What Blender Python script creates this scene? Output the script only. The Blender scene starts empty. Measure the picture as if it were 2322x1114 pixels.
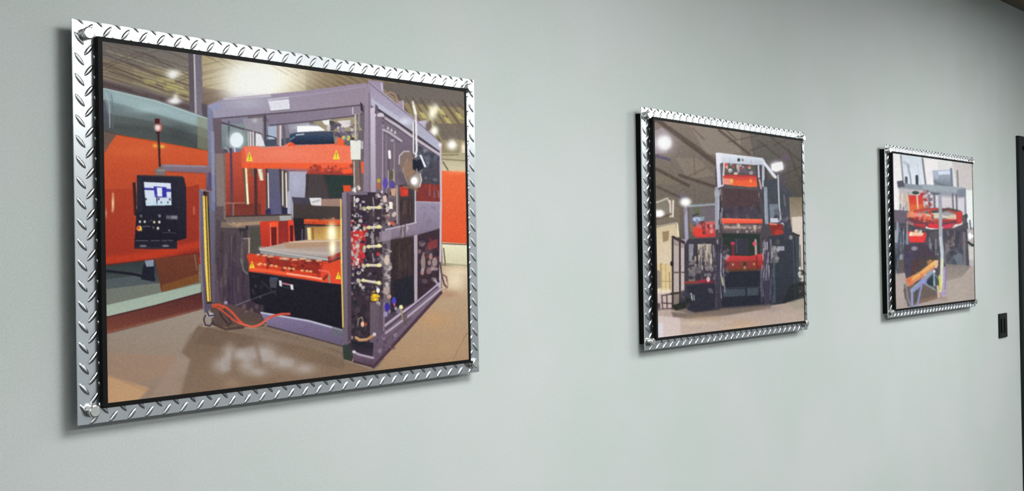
import bpy, bmesh, math, random
import numpy as np
from mathutils import Vector, Matrix

# ------------------------------------------------------------------ camera, light, exposure
SC = bpy.context.scene
COL = SC.collection
ZC = 1.60                       # height of the middle of the hung prints
ROOM = dict(x0=-3.2, x1=17.0, y1=-5.6, h=ZC + 1.139)
STAND = 0.028                   # front face of the tread plates, measured from the wall

def make_camera():
    yaw, pitch, roll = 0.8636239, 0.0075104, -0.0174825
    F = Vector((math.sin(yaw)*math.cos(pitch), math.cos(yaw)*math.cos(pitch), math.sin(pitch)))
    r = Vector((math.cos(yaw), -math.sin(yaw), 0)); u = r.cross(F)
    c, s = math.cos(roll), math.sin(roll)
    R, U = c*r + s*u, -s*r + c*u
    cam = bpy.data.cameras.new('camera'); o = bpy.data.objects.new('camera', cam); COL.objects.link(o)
    m = Matrix((R, U, -F)).transposed().to_4x4()
    m.translation = Vector((0, -1.7872890 - STAND, ZC - 0.0664886))
    o.matrix_world = m
    cam.sensor_width = 36; cam.lens = 36*2600/2322
    cam.clip_start = 0.05; cam.clip_end = 60
    SC.camera = o
make_camera()
SC.view_settings.view_transform = 'Standard'
SC.view_settings.look = 'None'
SC.view_settings.gamma = 1
SC.view_settings.use_curve_mapping = False
SC.view_settings.exposure = 0.0
W = bpy.data.worlds.new('world'); SC.world = W; W.use_nodes = True
W.node_tree.nodes['Background'].inputs[0].default_value = (0.6, 0.65, 0.7, 1)
W.node_tree.nodes['Background'].inputs[1].default_value = 0.05
LAMP_POWER = 19.2                # emission of the troffer diffusers
# ceiling troffers: (x, y, length along x, length along y)
LAMPS = [(2.0, -1.9, 1.2, 1.2), (5.0, -1.9, 1.2, 1.2)] + [(1.0+2.4*k, -3.9, 1.5, .6) for k in range(-1, 7)]

# ------------------------------------------------------------------ helpers
def lin(c):
    c = np.asarray(c, float)/255.0
    return np.where(c <= 0.04045, c/12.92, ((c+0.055)/1.055)**2.4)

def mat(name, color, rough=.6, metal=0.0, spec=.5):
    m = bpy.data.materials.new(name); m.use_nodes = True
    b = m.node_tree.nodes['Principled BSDF']
    b.inputs['Base Color'].default_value = (*lin(color), 1)
    b.inputs['Roughness'].default_value = rough
    b.inputs['Metallic'].default_value = metal
    b.inputs['Specular IOR Level'].default_value = spec
    return m

def noise_bump(m, scale, strength, dist=.001, detail=3):
    nt = m.node_tree; b = nt.nodes['Principled BSDF']
    tc = nt.nodes.new('ShaderNodeTexCoord'); n = nt.nodes.new('ShaderNodeTexNoise')
    n.inputs['Scale'].default_value = scale; n.inputs['Detail'].default_value = detail
    nt.links.new(tc.outputs['Object'], n.inputs['Vector'])
    bp = nt.nodes.new('ShaderNodeBump'); bp.inputs['Strength'].default_value = strength
    bp.inputs['Distance'].default_value = dist
    nt.links.new(n.outputs['Fac'], bp.inputs['Height']); nt.links.new(bp.outputs['Normal'], b.inputs['Normal'])
    return n

def noise_color(m, scale, c1, c2, lo=.35, hi=.65, detail=2, second=None):
    nt = m.node_tree; b = nt.nodes['Principled BSDF']
    tc = nt.nodes.new('ShaderNodeTexCoord'); n = nt.nodes.new('ShaderNodeTexNoise')
    n.inputs['Scale'].default_value = scale; n.inputs['Detail'].default_value = detail
    nt.links.new(tc.outputs['Object'], n.inputs['Vector'])
    r = nt.nodes.new('ShaderNodeValToRGB')
    r.color_ramp.elements[0].position = lo; r.color_ramp.elements[0].color = (*lin(c1), 1)
    r.color_ramp.elements[1].position = hi; r.color_ramp.elements[1].color = (*lin(c2), 1)
    nt.links.new(n.outputs['Fac'], r.inputs['Fac'])
    out = r.outputs['Color']
    if second:
        sc, amt = second
        n2 = nt.nodes.new('ShaderNodeTexNoise'); n2.inputs['Scale'].default_value = sc; n2.inputs['Detail'].default_value = 1
        nt.links.new(tc.outputs['Object'], n2.inputs['Vector'])
        mr = nt.nodes.new('ShaderNodeMapRange'); mr.inputs['From Min'].default_value = .25; mr.inputs['From Max'].default_value = .75
        mr.inputs['To Min'].default_value = 1-amt; mr.inputs['To Max'].default_value = 1+amt
        nt.links.new(n2.outputs['Fac'], mr.inputs['Value'])
        mx = nt.nodes.new('ShaderNodeVectorMath'); mx.operation = 'SCALE'
        nt.links.new(out, mx.inputs[0]); nt.links.new(mr.outputs['Result'], mx.inputs['Scale'])
        out = mx.outputs['Vector']
    nt.links.new(out, b.inputs['Base Color'])

def box(bm, x0, x1, y0, y1, z0, z1):
    vs = [bm.verts.new(p) for p in ((x0,y0,z0),(x1,y0,z0),(x1,y1,z0),(x0,y1,z0),(x0,y0,z1),(x1,y0,z1),(x1,y1,z1),(x0,y1,z1))]
    for f in ((0,3,2,1),(4,5,6,7),(0,1,5,4),(1,2,6,5),(2,3,7,6),(3,0,4,7)):
        bm.faces.new([vs[i] for i in f])

def obj(name, bm, m, parent=None, smooth=False, bevel=0):
    me = bpy.data.meshes.new(name)
    if bevel: bmesh.ops.bevel(bm, geom=list(bm.edges), offset=bevel, segments=2, affect='EDGES', profile=.6)
    bmesh.ops.recalc_face_normals(bm, faces=bm.faces)
    bm.to_mesh(me); bm.free()
    if m: me.materials.append(m)
    if smooth: me.shade_smooth()
    o = bpy.data.objects.new(name, me); COL.objects.link(o)
    if parent: o.parent = parent
    return o

def boxobj(name, dims, m, parent=None, bevel=0):
    bm = bmesh.new(); box(bm, *dims); return obj(name, bm, m, parent, bevel=bevel)

def struct(o):
    o['kind'] = 'structure'; return o

def thing(name, label, cat, loc, group=None):
    o = bpy.data.objects.new(name, None); COL.objects.link(o); o.location = loc
    o['label'] = label; o['category'] = cat
    if group: o['group'] = group
    o.empty_display_size = .05
    return o

# ------------------------------------------------------------------ room shell
M_wall = mat('painted_wall', (182, 191, 188), rough=.62, spec=.25)
noise_color(M_wall, 2.2, (179, 189, 185), (185, 191, 190), second=(260, .05))
noise_bump(M_wall, 420, .25, .0006)
M_ceil = mat('ceiling_tile', (118, 108, 90), rough=.9)
noise_color(M_ceil, 160, (110, 100, 82), (124, 114, 96))
M_floor = mat('carpet', (95, 92, 88), rough=.95)
noise_color(M_floor, 90, (44, 44, 46), (62, 60, 60))
M_far = mat('opposite_wall', (186, 190, 192), rough=.7)
noise_bump(M_far, 300, .2)
M_black = mat('black_metal_trim', (24, 32, 33), rough=.6, spec=.15)
noise_bump(M_black, 200, .1)
M_leaf = mat('black_door_leaf', (26, 34, 42), rough=.6, spec=.15)
noise_bump(M_leaf, 60, .15)

x0, x1, y1, h = ROOM['x0'], ROOM['x1'], ROOM['y1'], ROOM['h']
DX0, DX1, DTOP = 6.045, 7.06, ZC + .486      # outer edges of the door frame
bm = bmesh.new()
box(bm, x0, DX0+.02, 0, .12, 0, h); box(bm, DX1-.02, x1, 0, .12, 0, h); box(bm, DX0+.02, DX1-.02, 0, .12, DTOP-.02, h)
struct(obj('wall_back', bm, M_wall))
struct(boxobj('floor', (x0-.12, x1+.12, y1-.12, .12, -.1, 0), M_floor))
struct(boxobj('ceiling', (x0-.12, x1+.12, y1-.12, .12, h, h+.1), M_ceil))
struct(boxobj('wall_front', (x0, x1, y1-.12, y1, 0, h), M_far))
struct(boxobj('wall_left', (x0-.12, x0, y1, .12, 0, h), M_far))
struct(boxobj('wall_right', (x1, x1+.12, y1, .12, 0, h), M_far))
for a, b in ((x0+.002, DX0-.002), (DX1+.002, x1-.002)):
    struct(boxobj('baseboard_back', (a, b, -.012, 0, 0, .1), M_black))

# door: dark steel frame round a dark leaf
door = bpy.data.objects.new('door_1', None); COL.objects.link(door); door.location = (DX0, 0, 0); struct(door)
bm = bmesh.new(); w = DX1-DX0
box(bm, 0, .05, -.016, .10, 0, DTOP); box(bm, w-.05, w, -.016, .10, 0, DTOP); box(bm, .05, w-.05, -.016, .10, DTOP-.05, DTOP)
obj('door_frame', bm, M_black, door, bevel=.002)
leaf = boxobj('door_leaf', (.053, w-.053, .03, .074, .008, DTOP-.056), M_leaf, door, bevel=.001)
bm = bmesh.new()
bmesh.ops.create_cone(bm, cap_ends=True, segments=24, radius1=.026, radius2=.026, depth=.01, matrix=Matrix.Translation((w-.13, .025, 1.0)) @ Matrix.Rotation(math.pi/2, 4, 'X'))
bmesh.ops.create_cone(bm, cap_ends=True, segments=16, radius1=.009, radius2=.009, depth=.05, matrix=Matrix.Translation((w-.13, .0, 1.0)) @ Matrix.Rotation(math.pi/2, 4, 'X'))
box(bm, w-.24, w-.12, -.028, -.012, .991, 1.009)
M_nickel = mat('brushed_nickel', (170, 168, 162), rough=.3, metal=1)
obj('door_handle', bm, M_nickel, leaf)

# black two-gang switch plate next to the door
M_switch = mat('black_plastic', (14, 22, 20), rough=.5, spec=.15)
M_rocker = mat('black_rocker', (4, 5, 5), rough=.4, spec=.15)
sw = thing('light_switch', 'black square light switch plate on the grey wall beside the dark door frame', 'light switch', (5.774, 0, ZC-.454))
boxobj('cover_plate', (-.057, .057, -.008, 0, -.0585, .0585), M_switch, sw, bevel=.002)
for dx in (-.023, .023):
    r = boxobj('rocker', (dx-.0165, dx+.0165, -.0125, -.0075, -.034, .034), M_rocker, sw, bevel=.0015)

# ceiling troffers
M_lampframe = mat('troffer_frame', (225, 225, 220), rough=.5)
M_diff = bpy.data.materials.new('troffer_diffuser'); M_diff.use_nodes = True
nt = M_diff.node_tree; b = nt.nodes['Principled BSDF']
b.inputs['Base Color'].default_value = (.8, .8, .8, 1)
b.inputs['Emission Color'].default_value = (1.0, 1.0, .985, 1); b.inputs['Emission Strength'].default_value = LAMP_POWER
for lx, ly, sx, sy in LAMPS:
    t = thing('ceiling_light', 'recessed white ceiling light panel with frosted diffuser in the tiled ceiling', 'ceiling light', (lx, ly, h), 'ceiling light panels')
    bm = bmesh.new(); e = .03; d = -.02
    box(bm, -sx/2-e, sx/2+e, -sy/2-e, -sy/2, d, 0); box(bm, -sx/2-e, sx/2+e, sy/2, sy/2+e, d, 0)
    box(bm, -sx/2-e, -sx/2, -sy/2, sy/2, d, 0); box(bm, sx/2, sx/2+e, -sy/2, sy/2, d, 0)
    obj('light_frame', bm, M_lampframe, t)
    boxobj('diffuser', (-sx/2, sx/2, -sy/2, sy/2, -.012, -.001), M_diff, t)

# ------------------------------------------------------------------ a small painter for what is printed on the panels
class Canvas:
    """Draws the printed photograph; coordinates are the print's own drawing units (x0..x1, y0..y1)."""
    def __init__(s, x0, y0, x1, y1, base, seed=1):
        s.x0, s.y0 = x0, y0; s.w, s.h = x1-x0, y1-y0
        s.a = np.zeros((s.h, s.w, 3)) + np.array(base, float)
        s.rng = random.Random(seed); s.nr = np.random.RandomState(seed)
    def _win(s, xa, ya, xb, yb):
        i0, i1 = max(0, int(math.floor(ya-s.y0))-1), min(s.h, int(math.ceil(yb-s.y0))+2)
        j0, j1 = max(0, int(math.floor(xa-s.x0))-1), min(s.w, int(math.ceil(xb-s.x0))+2)
        if i1 <= i0 or j1 <= j0: return None
        Y, X = np.mgrid[i0:i1, j0:j1]
        return slice(i0, i1), slice(j0, j1), X+s.x0+.5, Y+s.y0+.5
    def _mix(s, sl, al, c):
        v = s.a[sl[0], sl[1]]; al = al[..., None]
        s.a[sl[0], sl[1]] = v*(1-al) + c*al
    def _col(s, c, X, Y, bb):
        if isinstance(c[0], (tuple, list)):                      # gradient: (top, bottom) or (left, right, 'h')
            if len(c) == 3: t = np.clip((X-bb[0])/max(1e-6, bb[2]-bb[0]), 0, 1)
            else: t = np.clip((Y-bb[1])/max(1e-6, bb[3]-bb[1]), 0, 1)
            return np.array(c[0], float)*(1-t[..., None]) + np.array(c[1], float)*t[..., None]
        return np.array(c, float)
    def P(s, pts, c, al=1.0, tex=0):
        xs = [p[0] for p in pts]; ys = [p[1] for p in pts]
        bb = (min(xs), min(ys), max(xs), max(ys)); w = s._win(*bb)
        if w is None: return
        si, sj, X, Y = w; cov = np.zeros(X.shape)
        for ox in (-.25, .25):
            for oy in (-.25, .25):
                x, y = X+ox, Y+oy; ins = np.zeros(X.shape, bool); n = len(pts)
                for k in range(n):
                    (xa, ya), (xb, yb) = pts[k], pts[(k+1) % n]
                    if ya == yb: continue
                    ins ^= ((ya > y) != (yb > y)) & (x < (xb-xa)*(y-ya)/(yb-ya)+xa)
                cov += ins*.25
        col = s._col(c, X, Y, bb)
        if tex: col = col + s.nr.normal(0, tex, X.shape)[..., None]
        s._mix((si, sj), cov*al, col)
    def R(s, x0, y0, x1, y1, c, al=1.0, tex=0):
        s.P([(x0, y0), (x1, y0), (x1, y1), (x0, y1)], c, al, tex)
    def L(s, pts, wd, c, al=1.0, soft=0):
        xs = [p[0] for p in pts]; ys = [p[1] for p in pts]; m = wd/2+1+soft
        bb = (min(xs)-m, min(ys)-m, max(xs)+m, max(ys)+m); w = s._win(*bb)
        if w is None: return
        si, sj, X, Y = w; D = np.full(X.shape, 1e9)
        for (xa, ya), (xb, yb) in zip(pts[:-1], pts[1:]):
            dx, dy = xb-xa, yb-ya; q = dx*dx+dy*dy+1e-9
            t = np.clip(((X-xa)*dx+(Y-ya)*dy)/q, 0, 1)
            D = np.minimum(D, np.hypot(X-xa-t*dx, Y-ya-t*dy))
        cov = np.clip((wd/2+.5+soft-D)/(1+soft*2), 0, 1)*min(1, wd)
        s._mix((si, sj), cov*al, s._col(c, X, Y, bb))
    def E(s, cx, cy, rx, ry, c, al=1.0, rot=0):
        m = max(rx, ry)+1; w = s._win(cx-m, cy-m, cx+m, cy+m)
        if w is None: return
        si, sj, X, Y = w; ca, sa = math.cos(rot), math.sin(rot)
        u, v = (X-cx)*ca+(Y-cy)*sa, -(X-cx)*sa+(Y-cy)*ca
        d = (1-np.sqrt((u/rx)**2+(v/ry)**2))*min(rx, ry)
        s._mix((si, sj), np.clip(d+.5, 0, 1)*al, s._col(c, X, Y, (cx-rx, cy-ry, cx+rx, cy+ry)))
    def G(s, cx, cy, rx, ry, c, al=1.0, power=1.0):
        w = s._win(cx-rx*2.6, cy-ry*2.6, cx+rx*2.6, cy+ry*2.6)
        if w is None: return
        si, sj, X, Y = w
        s._mix((si, sj), np.clip(np.exp(-(((X-cx)/rx)**2+((Y-cy)/ry)**2)**power)*al, 0, 1), np.array(c, float))
    def blobs(s, x0, y0, x1, y1, n, cols, rmin, rmax, al=.9, tall=1.4):
        for _ in range(n):
            r = s.rng.uniform(rmin, rmax)
            s.E(s.rng.uniform(x0, x1), s.rng.uniform(y0, y1), r, r*s.rng.uniform(.7, tall), s.rng.choice(cols), al, s.rng.uniform(-.6, .6))
    def ticks(s, x0, y0, x1, y1, n, cols, lmin, lmax, wd=1.6, al=.8, vert=True):
        for _ in range(n):
            x, y, l = s.rng.uniform(x0, x1), s.rng.uniform(y0, y1), s.rng.uniform(lmin, lmax)
            d = (s.rng.uniform(-.08, .08)*l, l) if vert else (l, s.rng.uniform(-.15, .15)*l)
            s.L([(x, y), (x+d[0], y+d[1])], s.rng.uniform(.6, 1)*wd, s.rng.choice(cols), al)
    def soften(s, x0, y0, x1, y1, n):
        w = s._win(x0, y0, x1, y1)
        a = s.a[w[0], w[1]]
        for _ in range(n):
            p = np.pad(a, ((1, 1), (1, 1), (0, 0)), 'edge')
            a = (p[:-2, 1:-1]+p[2:, 1:-1]+p[1:-1, :-2]+p[1:-1, 2:]+a)/5
        s.a[w[0], w[1]] = a
    def bleed(s, left, right):
        """Carry the colours at the print's left and right borders out past its edge."""
        for i in range(s.h):
            y = i+s.y0
            jl = int(left[0]+(y-left[1])*left[2]-s.x0)+4; jr = int(right[0]+(y-right[1])*right[2]-s.x0)-4
            s.a[i, :jl] = s.a[i, jl]; s.a[i, jr:] = s.a[i, jr]
    def finish(s, blur, grain, block):
        a = s.a
        for _ in range(blur):
            p = np.pad(a, ((1, 1), (1, 1), (0, 0)), 'edge')
            a = (p[:-2, 1:-1]+p[2:, 1:-1]+p[1:-1, :-2]+p[1:-1, 2:]+2*a)/6
        gh, gw = s.h//block+2, s.w//block+2
        n = np.kron(s.nr.normal(0, grain, (gh, gw, 1)), np.ones((block, block, 1)))[:s.h, :s.w]
        s.a = np.clip(a+n+s.nr.normal(0, grain*.6, a.shape), 0, 255)
        return s
    def sample(s, X, Y):
        fx = np.clip(X-s.x0-.5, 0, s.w-1.001); fy = np.clip(Y-s.y0-.5, 0, s.h-1.001)
        i, j = fy.astype(int), fx.astype(int); u, v = (fx-j)[:, None], (fy-i)[:, None]
        a = s.a
        return (a[i, j]*(1-u)+a[i, j+1]*u)*(1-v)+(a[i+1, j]*(1-u)+a[i+1, j+1]*u)*v

def paint_one():
    """Grey thermoforming press with orange platens in a factory hall."""
    c = Canvas(216, 84, 1072, 924, (128, 112, 96), 3); P, L, E, G, R = c.P, c.L, c.E, c.G, c.R
    # hall roof, left of the column
    P([(216,84),(470,84),(470,260),(216,215)], ((118,112,108),(150,142,128)))
    for k in range(9): P([(236+k*22,112+k*7),(256+k*22,116+k*7),(262+k*22,124+k*7),(240+k*22,120+k*7)], (168,158,136), .5)
    P([(300,150),(425,165),(428,235),(300,190)], (172,158,122), .7)
    P([(228,130),(300,150),(300,195),(228,180)], (150,134,110), .7)
    for a, b, w_, k in (((228,142),(425,222),3,.8), ((228,148),(424,232),2,.6), ((285,143),(425,196),3,.8), ((228,120),(425,205),2.2,.6),
                        ((320,120),(425,172),2.5,.6), ((345,105),(425,138),2.5,.5), ((245,163),(420,222),2.5,.7), ((228,172),(425,240),2,.5)):
        L([a, b], w_, (88,74,72), k)
    for a, b in (((250,148),(365,112)), ((235,158),(250,150)), ((228,150),(300,124)), ((370,190),(425,170)), ((300,118),(350,130)), ((260,100),(330,112)), ((372,196),(425,178))):
        L([a, b], 2, (98,82,76), .7)
    for x0_, y0_, x1_, y1_ in ((320,180,348,190), (350,176,392,186), (372,190,412,200), (366,196,400,206), (392,204,425,214)):
        P([(x0_,y0_),(x1_,y0_+4),(x1_+4,y1_+4),(x0_+6,y1_)], (196,186,120), .7)
    P([(230,180),(428,234),(428,262),(230,212)], (96,82,84))
    L([(230,181),(428,238)], 3, (150,140,145), .8); L([(230,190),(428,248)], 2, (70,58,62), .8); L([(300,205),(428,256)], 2.5, (125,112,112), .7)
    for x in (245, 268, 292, 330, 364): L([(x, 186+(x-230)*.27), (x+1, 198+(x-230)*.27)], 3, (84,70,70), .8)
    for k in range(13): L([(216, 88+k*8), (424, 156+k*7.5)], 1.7, (92,78,70), .6)
    for k in range(9): L([(240+k*22, 100+k*6), (262+k*22, 96+k*6+30)], 1.5, (96,84,76), .5)
    c.soften(218,86,424,262,1)
    G(391,168,16,9,(255,252,240),1); G(389,172,9,8,(255,255,255),1); G(396,224,6,10,(255,250,240),.9); G(393,231,16,7,(255,255,255),1,1.5)
    # roof right of the column, round the big lamp
    P([(455,84),(840,140),(840,230),(455,262)], (178,162,128))
    P([(455,200),(560,215),(540,245),(455,262)], (130,112,98))
    P([(690,150),(840,172),(840,200),(690,215)], (138,122,96))
    for k in range(17):
        x = 452+k*25
        L([(x, 84+x*.08), (x+135, 84+x*.08+78)], 2.4 if k % 2 else 1.6, (96,80,68), .75)
    for k in range(7): L([(455,150+k*17), (500+k*8,140+k*15)], 2, (104,88,78), .6)
    L([(455,172),(530,152)], 2.2, (110,95,90), .7)
    c.soften(456,100,838,250,1)
    G(600,172,110,52,(250,240,206),.75,1.2); G(592,178,88,48,(255,252,236),1,1.4); G(574,188,66,50,(255,255,248),1,1.6); G(566,212,48,28,(255,255,250),1,1.3)
    for k in range(6): L([(572+k*22, 126+k*3), (650+k*22, 172+k*3)], 1.3, (176,160,128), .55)
    # column
    P([(423,84),(453,84),(459,268),(428,262)], (98,92,98)); P([(439,84),(453,84),(459,268),(443,265)], ((122,114,126),(128,120,132)))
    L([(437,100),(442,264)], 3.2, (214,208,222)); P([(455,236),(470,240),(472,272),(457,268)], (92,84,92))
    # round duct
    P([(230,199),(350,228),(471,270),(472,346),(340,318),(234,300)], ((140,158,162),(84,90,90)))
    P([(230,201),(360,232),(471,273),(471,296),(360,262),(232,226)], (160,184,188), .8)
    L([(262,222),(360,248),(430,272)], 22, (176,202,206), .55, 8)
    P([(232,256),(340,276),(471,316),(472,346),(340,318),(234,300)], ((96,102,102),(66,70,70)), .8); c.soften(231,204,470,340,3)
    L([(234,286),(330,296),(471,334)], 12, (70,76,78), .55, 5)
    L([(230,201),(350,230),(471,272)], 2.5, (196,216,216), .9)
    P([(446,266),(471,272),(472,346),(446,338)], (150,150,122), .55)
    G(405,300,26,16,(60,66,68),.5); G(330,250,40,9,(190,214,218),.5)
    L([(238,212),(246,240),(247,290)], 3, (196,206,222), .6); L([(232,225),(238,250),(240,300)], 5, (84,84,104), .7)
    L([(250,216),(255,250),(254,292)], 2, (108,124,134), .8); L([(234,296),(262,306),(471,345)], 3.5, (84,78,64))
    # orange guard panels, left
    P([(236,305),(260,307),(340,320),(471,345),(472,600),(241,604)], ((222,98,56),(156,52,38)))
    P([(236,302),(262,306),(246,330),(236,352)], (112,92,84))
    G(300,345,70,14,(228,112,66),.5); L([(262,308),(471,346)], 4, (214,84,44), .6)
    P([(238,430),(300,430),(305,600),(240,604)], (160,54,40), .4); P([(405,430),(450,420),(450,580),(405,590)], (136,44,38), .55)
    L([(255,440),(256,470),(254,480)], 4, (240,160,120), .8, 1); G(255,462,2.5,14,(255,226,190),.9); G(239,485,2.5,9,(255,240,220),.9); L([(439,472),(439,486)], 3, (230,140,110), .7, 1)
    L([(242,590),(330,582),(450,556)], 16, (200,64,38), .75, 4); P([(241,600),(350,588),(452,574),(452,584),(350,596),(241,606)], (106,42,34))
    # floor and clutter behind
    P([(240,603),(352,590),(366,664),(450,636),(460,700),(244,760)], ((50,60,64),(126,128,120)))
    P([(241,634),(340,622),(352,650),(243,664)], (86,94,98)); P([(243,656),(366,642),(450,640),(450,652),(244,700)], (122,126,116), .9)
    L([(242,615),(300,622),(350,634)], 6, (34,34,44)); P([(325,600),(350,606),(350,640),(320,634)], (34,36,48)); P([(328,592),(348,590),(348,605),(332,606)], (142,154,172))
    P([(350,588),(450,577),(450,634),(366,662)], ((112,62,46),(98,56,42)), 1, 3); P([(366,648),(450,622),(450,642),(368,664)], (122,78,44))
    L([(441,580),(446,612)], 2.5, (150,112,96), .8)
    P([(243,692),(350,668),(455,644),(455,666),(350,694),(244,720)], ((158,176,162),(176,190,174)))
    P([(244,718),(350,693),(458,664),(462,706),(350,730),(246,757)], ((84,44,44),(128,72,60)))
    L([(244,719),(350,694),(458,665)], 2.5, (58,36,40)); L([(246,754),(350,729),(460,702)], 5, (140,96,78), .8, 2)
    # concrete floor
    P([(246,758),(350,732),(462,702),(560,740),(720,784),(850,840),(1064,640),(1066,924),(246,924)], ((160,150,140),(150,128,112)))
    P([(247,800),(400,806),(380,850),(320,870),(247,850)], (166,134,112), .6); P([(247,850),(340,880),(300,924),(247,924)], (208,164,122), .8)
    L([(247,850),(345,890)], 2.5, (150,112,88), .5, 1); P([(400,810),(430,815),(400,905),(340,905)], (168,144,128), .6)
    P([(449,740),(700,790),(850,842),(840,924),(404,924),(432,816),(414,800)], ((122,102,86),(138,114,94)))
    L([(456,738),(430,765),(415,800)], 5, (116,98,88), .6, 3)
    P([(470,742),(600,748),(780,800),(780,840),(600,800),(440,780)], (112,92,78), .6)
    for x, y, rx, ry in ((520,800,14,20), (545,806,24,12), (560,830,20,16), (600,800,30,22), (640,822,34,18), (500,830,18,18), (690,838,24,12), (585,845,20,10)):
        G(x, y, rx, ry, (186,178,174), .7)
    for pts in ([(540,792),(575,786),(582,812),(560,822),(540,812)], [(586,790),(620,796),(628,818),(596,822)], [(500,812),(520,806),(524,840),(504,846)], [(632,812),(668,816),(664,834),(636,832)]): P(pts, (184,178,178), .45)
    L([(582,784),(592,830)], 7, (128,108,96), .6, 2); L([(528,800),(534,850)], 6, (128,108,94), .5, 2)
    c.soften(490,776,720,860,4)
    G(690,800,60,20,(132,110,88),.5); G(525,870,20,14,(168,142,122),.5); G(450,860,40,14,(132,112,96),.6)
    c.soften(244,760,1064,924,9)
    # right background: roof, orange panel, cream wall, floor
    P([(848,190),(1058,208),(1060,400),(990,400),(860,240)], (142,128,100))
    P([(848,190),(1058,208),(1058,250),(990,246),(905,236)], (112,104,98))
    for k in range(9): L([(900+k*17,222+k*2), (955+k*20,318+k*3)], 3 if k % 3 else 5, (98,84,70), .8)
    for x0_, y0_ in ((948,258),(962,275),(990,250),(1004,270),(1018,284),(970,246),(1030,260)): P([(x0_,y0_),(x0_+11,y0_+3),(x0_+20,y0_+17),(x0_+8,y0_+14)], (198,186,112), .8)
    P([(978,285),(1052,286),(1052,322),(1002,322)], (112,102,94), .9)
    G(978,262,9,16,(255,252,226),1); G(986,252,7,10,(255,250,225),.9); G(983,302,9,11,(255,255,244),1,1.4); G(1023,334,12,12,(255,255,250),1,1.3); G(1049,340,6,12,(255,236,214),.9); G(1049,357,7,8,(250,255,246),.9)
    P([(1000,352),(1056,352),(1056,396),(1000,396)], ((170,160,128),(206,198,170))); L([(1000,357),(1036,356)], 3, (120,108,90), .8); L([(1000,366),(1056,370)], 3, (124,112,92), .8); L([(1003,373),(1014,391)], 3, (96,84,74), .9)
    P([(998,392),(1056,396),(1062,560),(1000,556)], ((228,104,60),(214,84,48)), 1, 2)
    G(1034,396,26,5,(240,140,96),.6); P([(1000,554),(1062,558),(1062,612),(1002,604)], ((226,224,196),(198,190,158)))
    L([(1001,557),(1062,560)], 2.5, (84,66,56)); L([(1004,568),(1008,604),(1004,608)], 2.5, (70,64,60), .9); L([(1003,602),(1062,608)], 3, (128,122,96), .8); L([(1000,606),(1014,612)], 5, (108,98,76), .8)
    P([(990,606),(1064,610),(1066,838),(850,850)], ((182,160,134),(160,130,102)))
    G(1030,640,26,26,(228,212,184),.9); G(1040,620,26,10,(226,210,180),.7); G(1015,672,24,9,(168,130,104),.8); G(985,730,40,24,(186,146,106),.7); G(1010,790,40,26,(176,146,112),.6); G(930,800,50,20,(176,146,112),.5)
    L([(1062,748),(1026,818)], 2.2, (138,108,84), .7)
    # ---- press: interior seen through the open front
    P([(478,255),(838,240),(840,430),(800,760),(480,720)], ((112,104,112),(70,60,66)))
    P([(500,282),(560,278),(560,340),(500,342)], ((136,150,152),(112,128,130))); P([(560,282),(700,272),(700,334),(560,340)], (128,124,138))
    P([(500,272),(560,266),(560,282),(500,286)], (134,130,150)); L([(500,280),(552,296)], 3.5, (78,68,78)); L([(517,278),(517,340)], 4, (96,94,112))
    P([(548,272),(594,270),(594,306),(556,296)], (156,150,164)); L([(556,296),(590,306)], 3, (104,92,96)); G(576,276,6,5,(210,206,214),.7)
    for x, w_, k in ((561,3,(196,186,180)), (566,3,(232,228,226)), (572,3,(222,218,216)), (577,2.5,(96,88,96))): L([(x,302),(x+1,336)], w_, k)
    P([(578,304),(590,308),(600,334),(578,336)], (232,232,238)); L([(599,264),(600,330)], 4.5, (78,72,82))
    P([(605,290),(625,288),(630,318),(608,322)], (172,184,206)); L([(604,311),(622,316),(632,326)], 4, (60,66,84)); L([(606,314),(618,316),(626,322)], 2, (220,224,236))
    P([(600,320),(660,316),(660,334),(600,336)], (72,80,96)); L([(628,282),(629,330)], 6, (148,128,132)); L([(634,286),(634,334)], 4, (226,214,210)); L([(640,280),(645,330)], 5, (104,96,110)); L([(622,284),(640,283)], 8, (128,120,136))
    P([(650,282),(700,276),(700,300),(655,306)], (150,146,164))
    P([(672,289),(736,290),(736,300),(672,303)], (250,252,255)); G(700,292,30,6,(255,255,255),.8); P([(700,275),(800,266),(820,300),(740,302),(716,286)], (160,148,124)); P([(728,277),(748,274),(748,290),(734,286)], (244,244,240))
    P([(764,278),(792,276),(796,290),(770,296)], (226,218,214)); P([(745,276),(758,280),(756,300),(746,300)], (72,72,72)); L([(765,284),(772,300),(790,312)], 5, (118,104,122)); c.blobs(742,282,806,318,34,[(80,72,92),(150,140,156),(210,206,214),(96,86,102)],2,5,.8)
    E(535,320,15,17,(236,246,252)); G(533,322,18,20,(240,250,255),.9,1.3); P([(527,336),(545,340),(541,364),(528,352)], (112,124,150), .9); L([(530,336),(532,350)], 3, (216,224,236)); L([(538,360),(545,366)], 4, (120,112,122))
    P([(505,340),(520,340),(522,356),(505,352)], (88,84,98)); L([(508,338),(516,342),(519,352)], 2.5, (180,184,196), .9)
    # orange guard and light metal seen through
    P([(503,350),(600,342),(606,500),(510,502)], ((204,88,66),(128,52,46))); P([(503,350),(510,350),(512,500),(506,500)], (128,108,100))
    P([(520,462),(606,466),(606,498),(520,500)], ((118,52,46),(126,62,52)))
    L([(522,340),(524,430),(525,498)], 5.5, (86,68,88)); L([(528,464),(528,500)], 3.5, (150,112,92)); L([(508,463),(565,463)], 3, (168,120,100), .9)
    L([(552,382),(558,464)], 7, (110,84,70)); L([(556,380),(561,464)], 5, (238,224,176)); L([(558,420),(561,462)], 3, (255,252,226))
    P([(562,383),(578,383),(578,410),(566,398)], (138,92,78)); L([(578,384),(580,496)], 7, (76,48,50)); L([(581,400),(584,494)], 2.5, (112,58,50))
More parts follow.
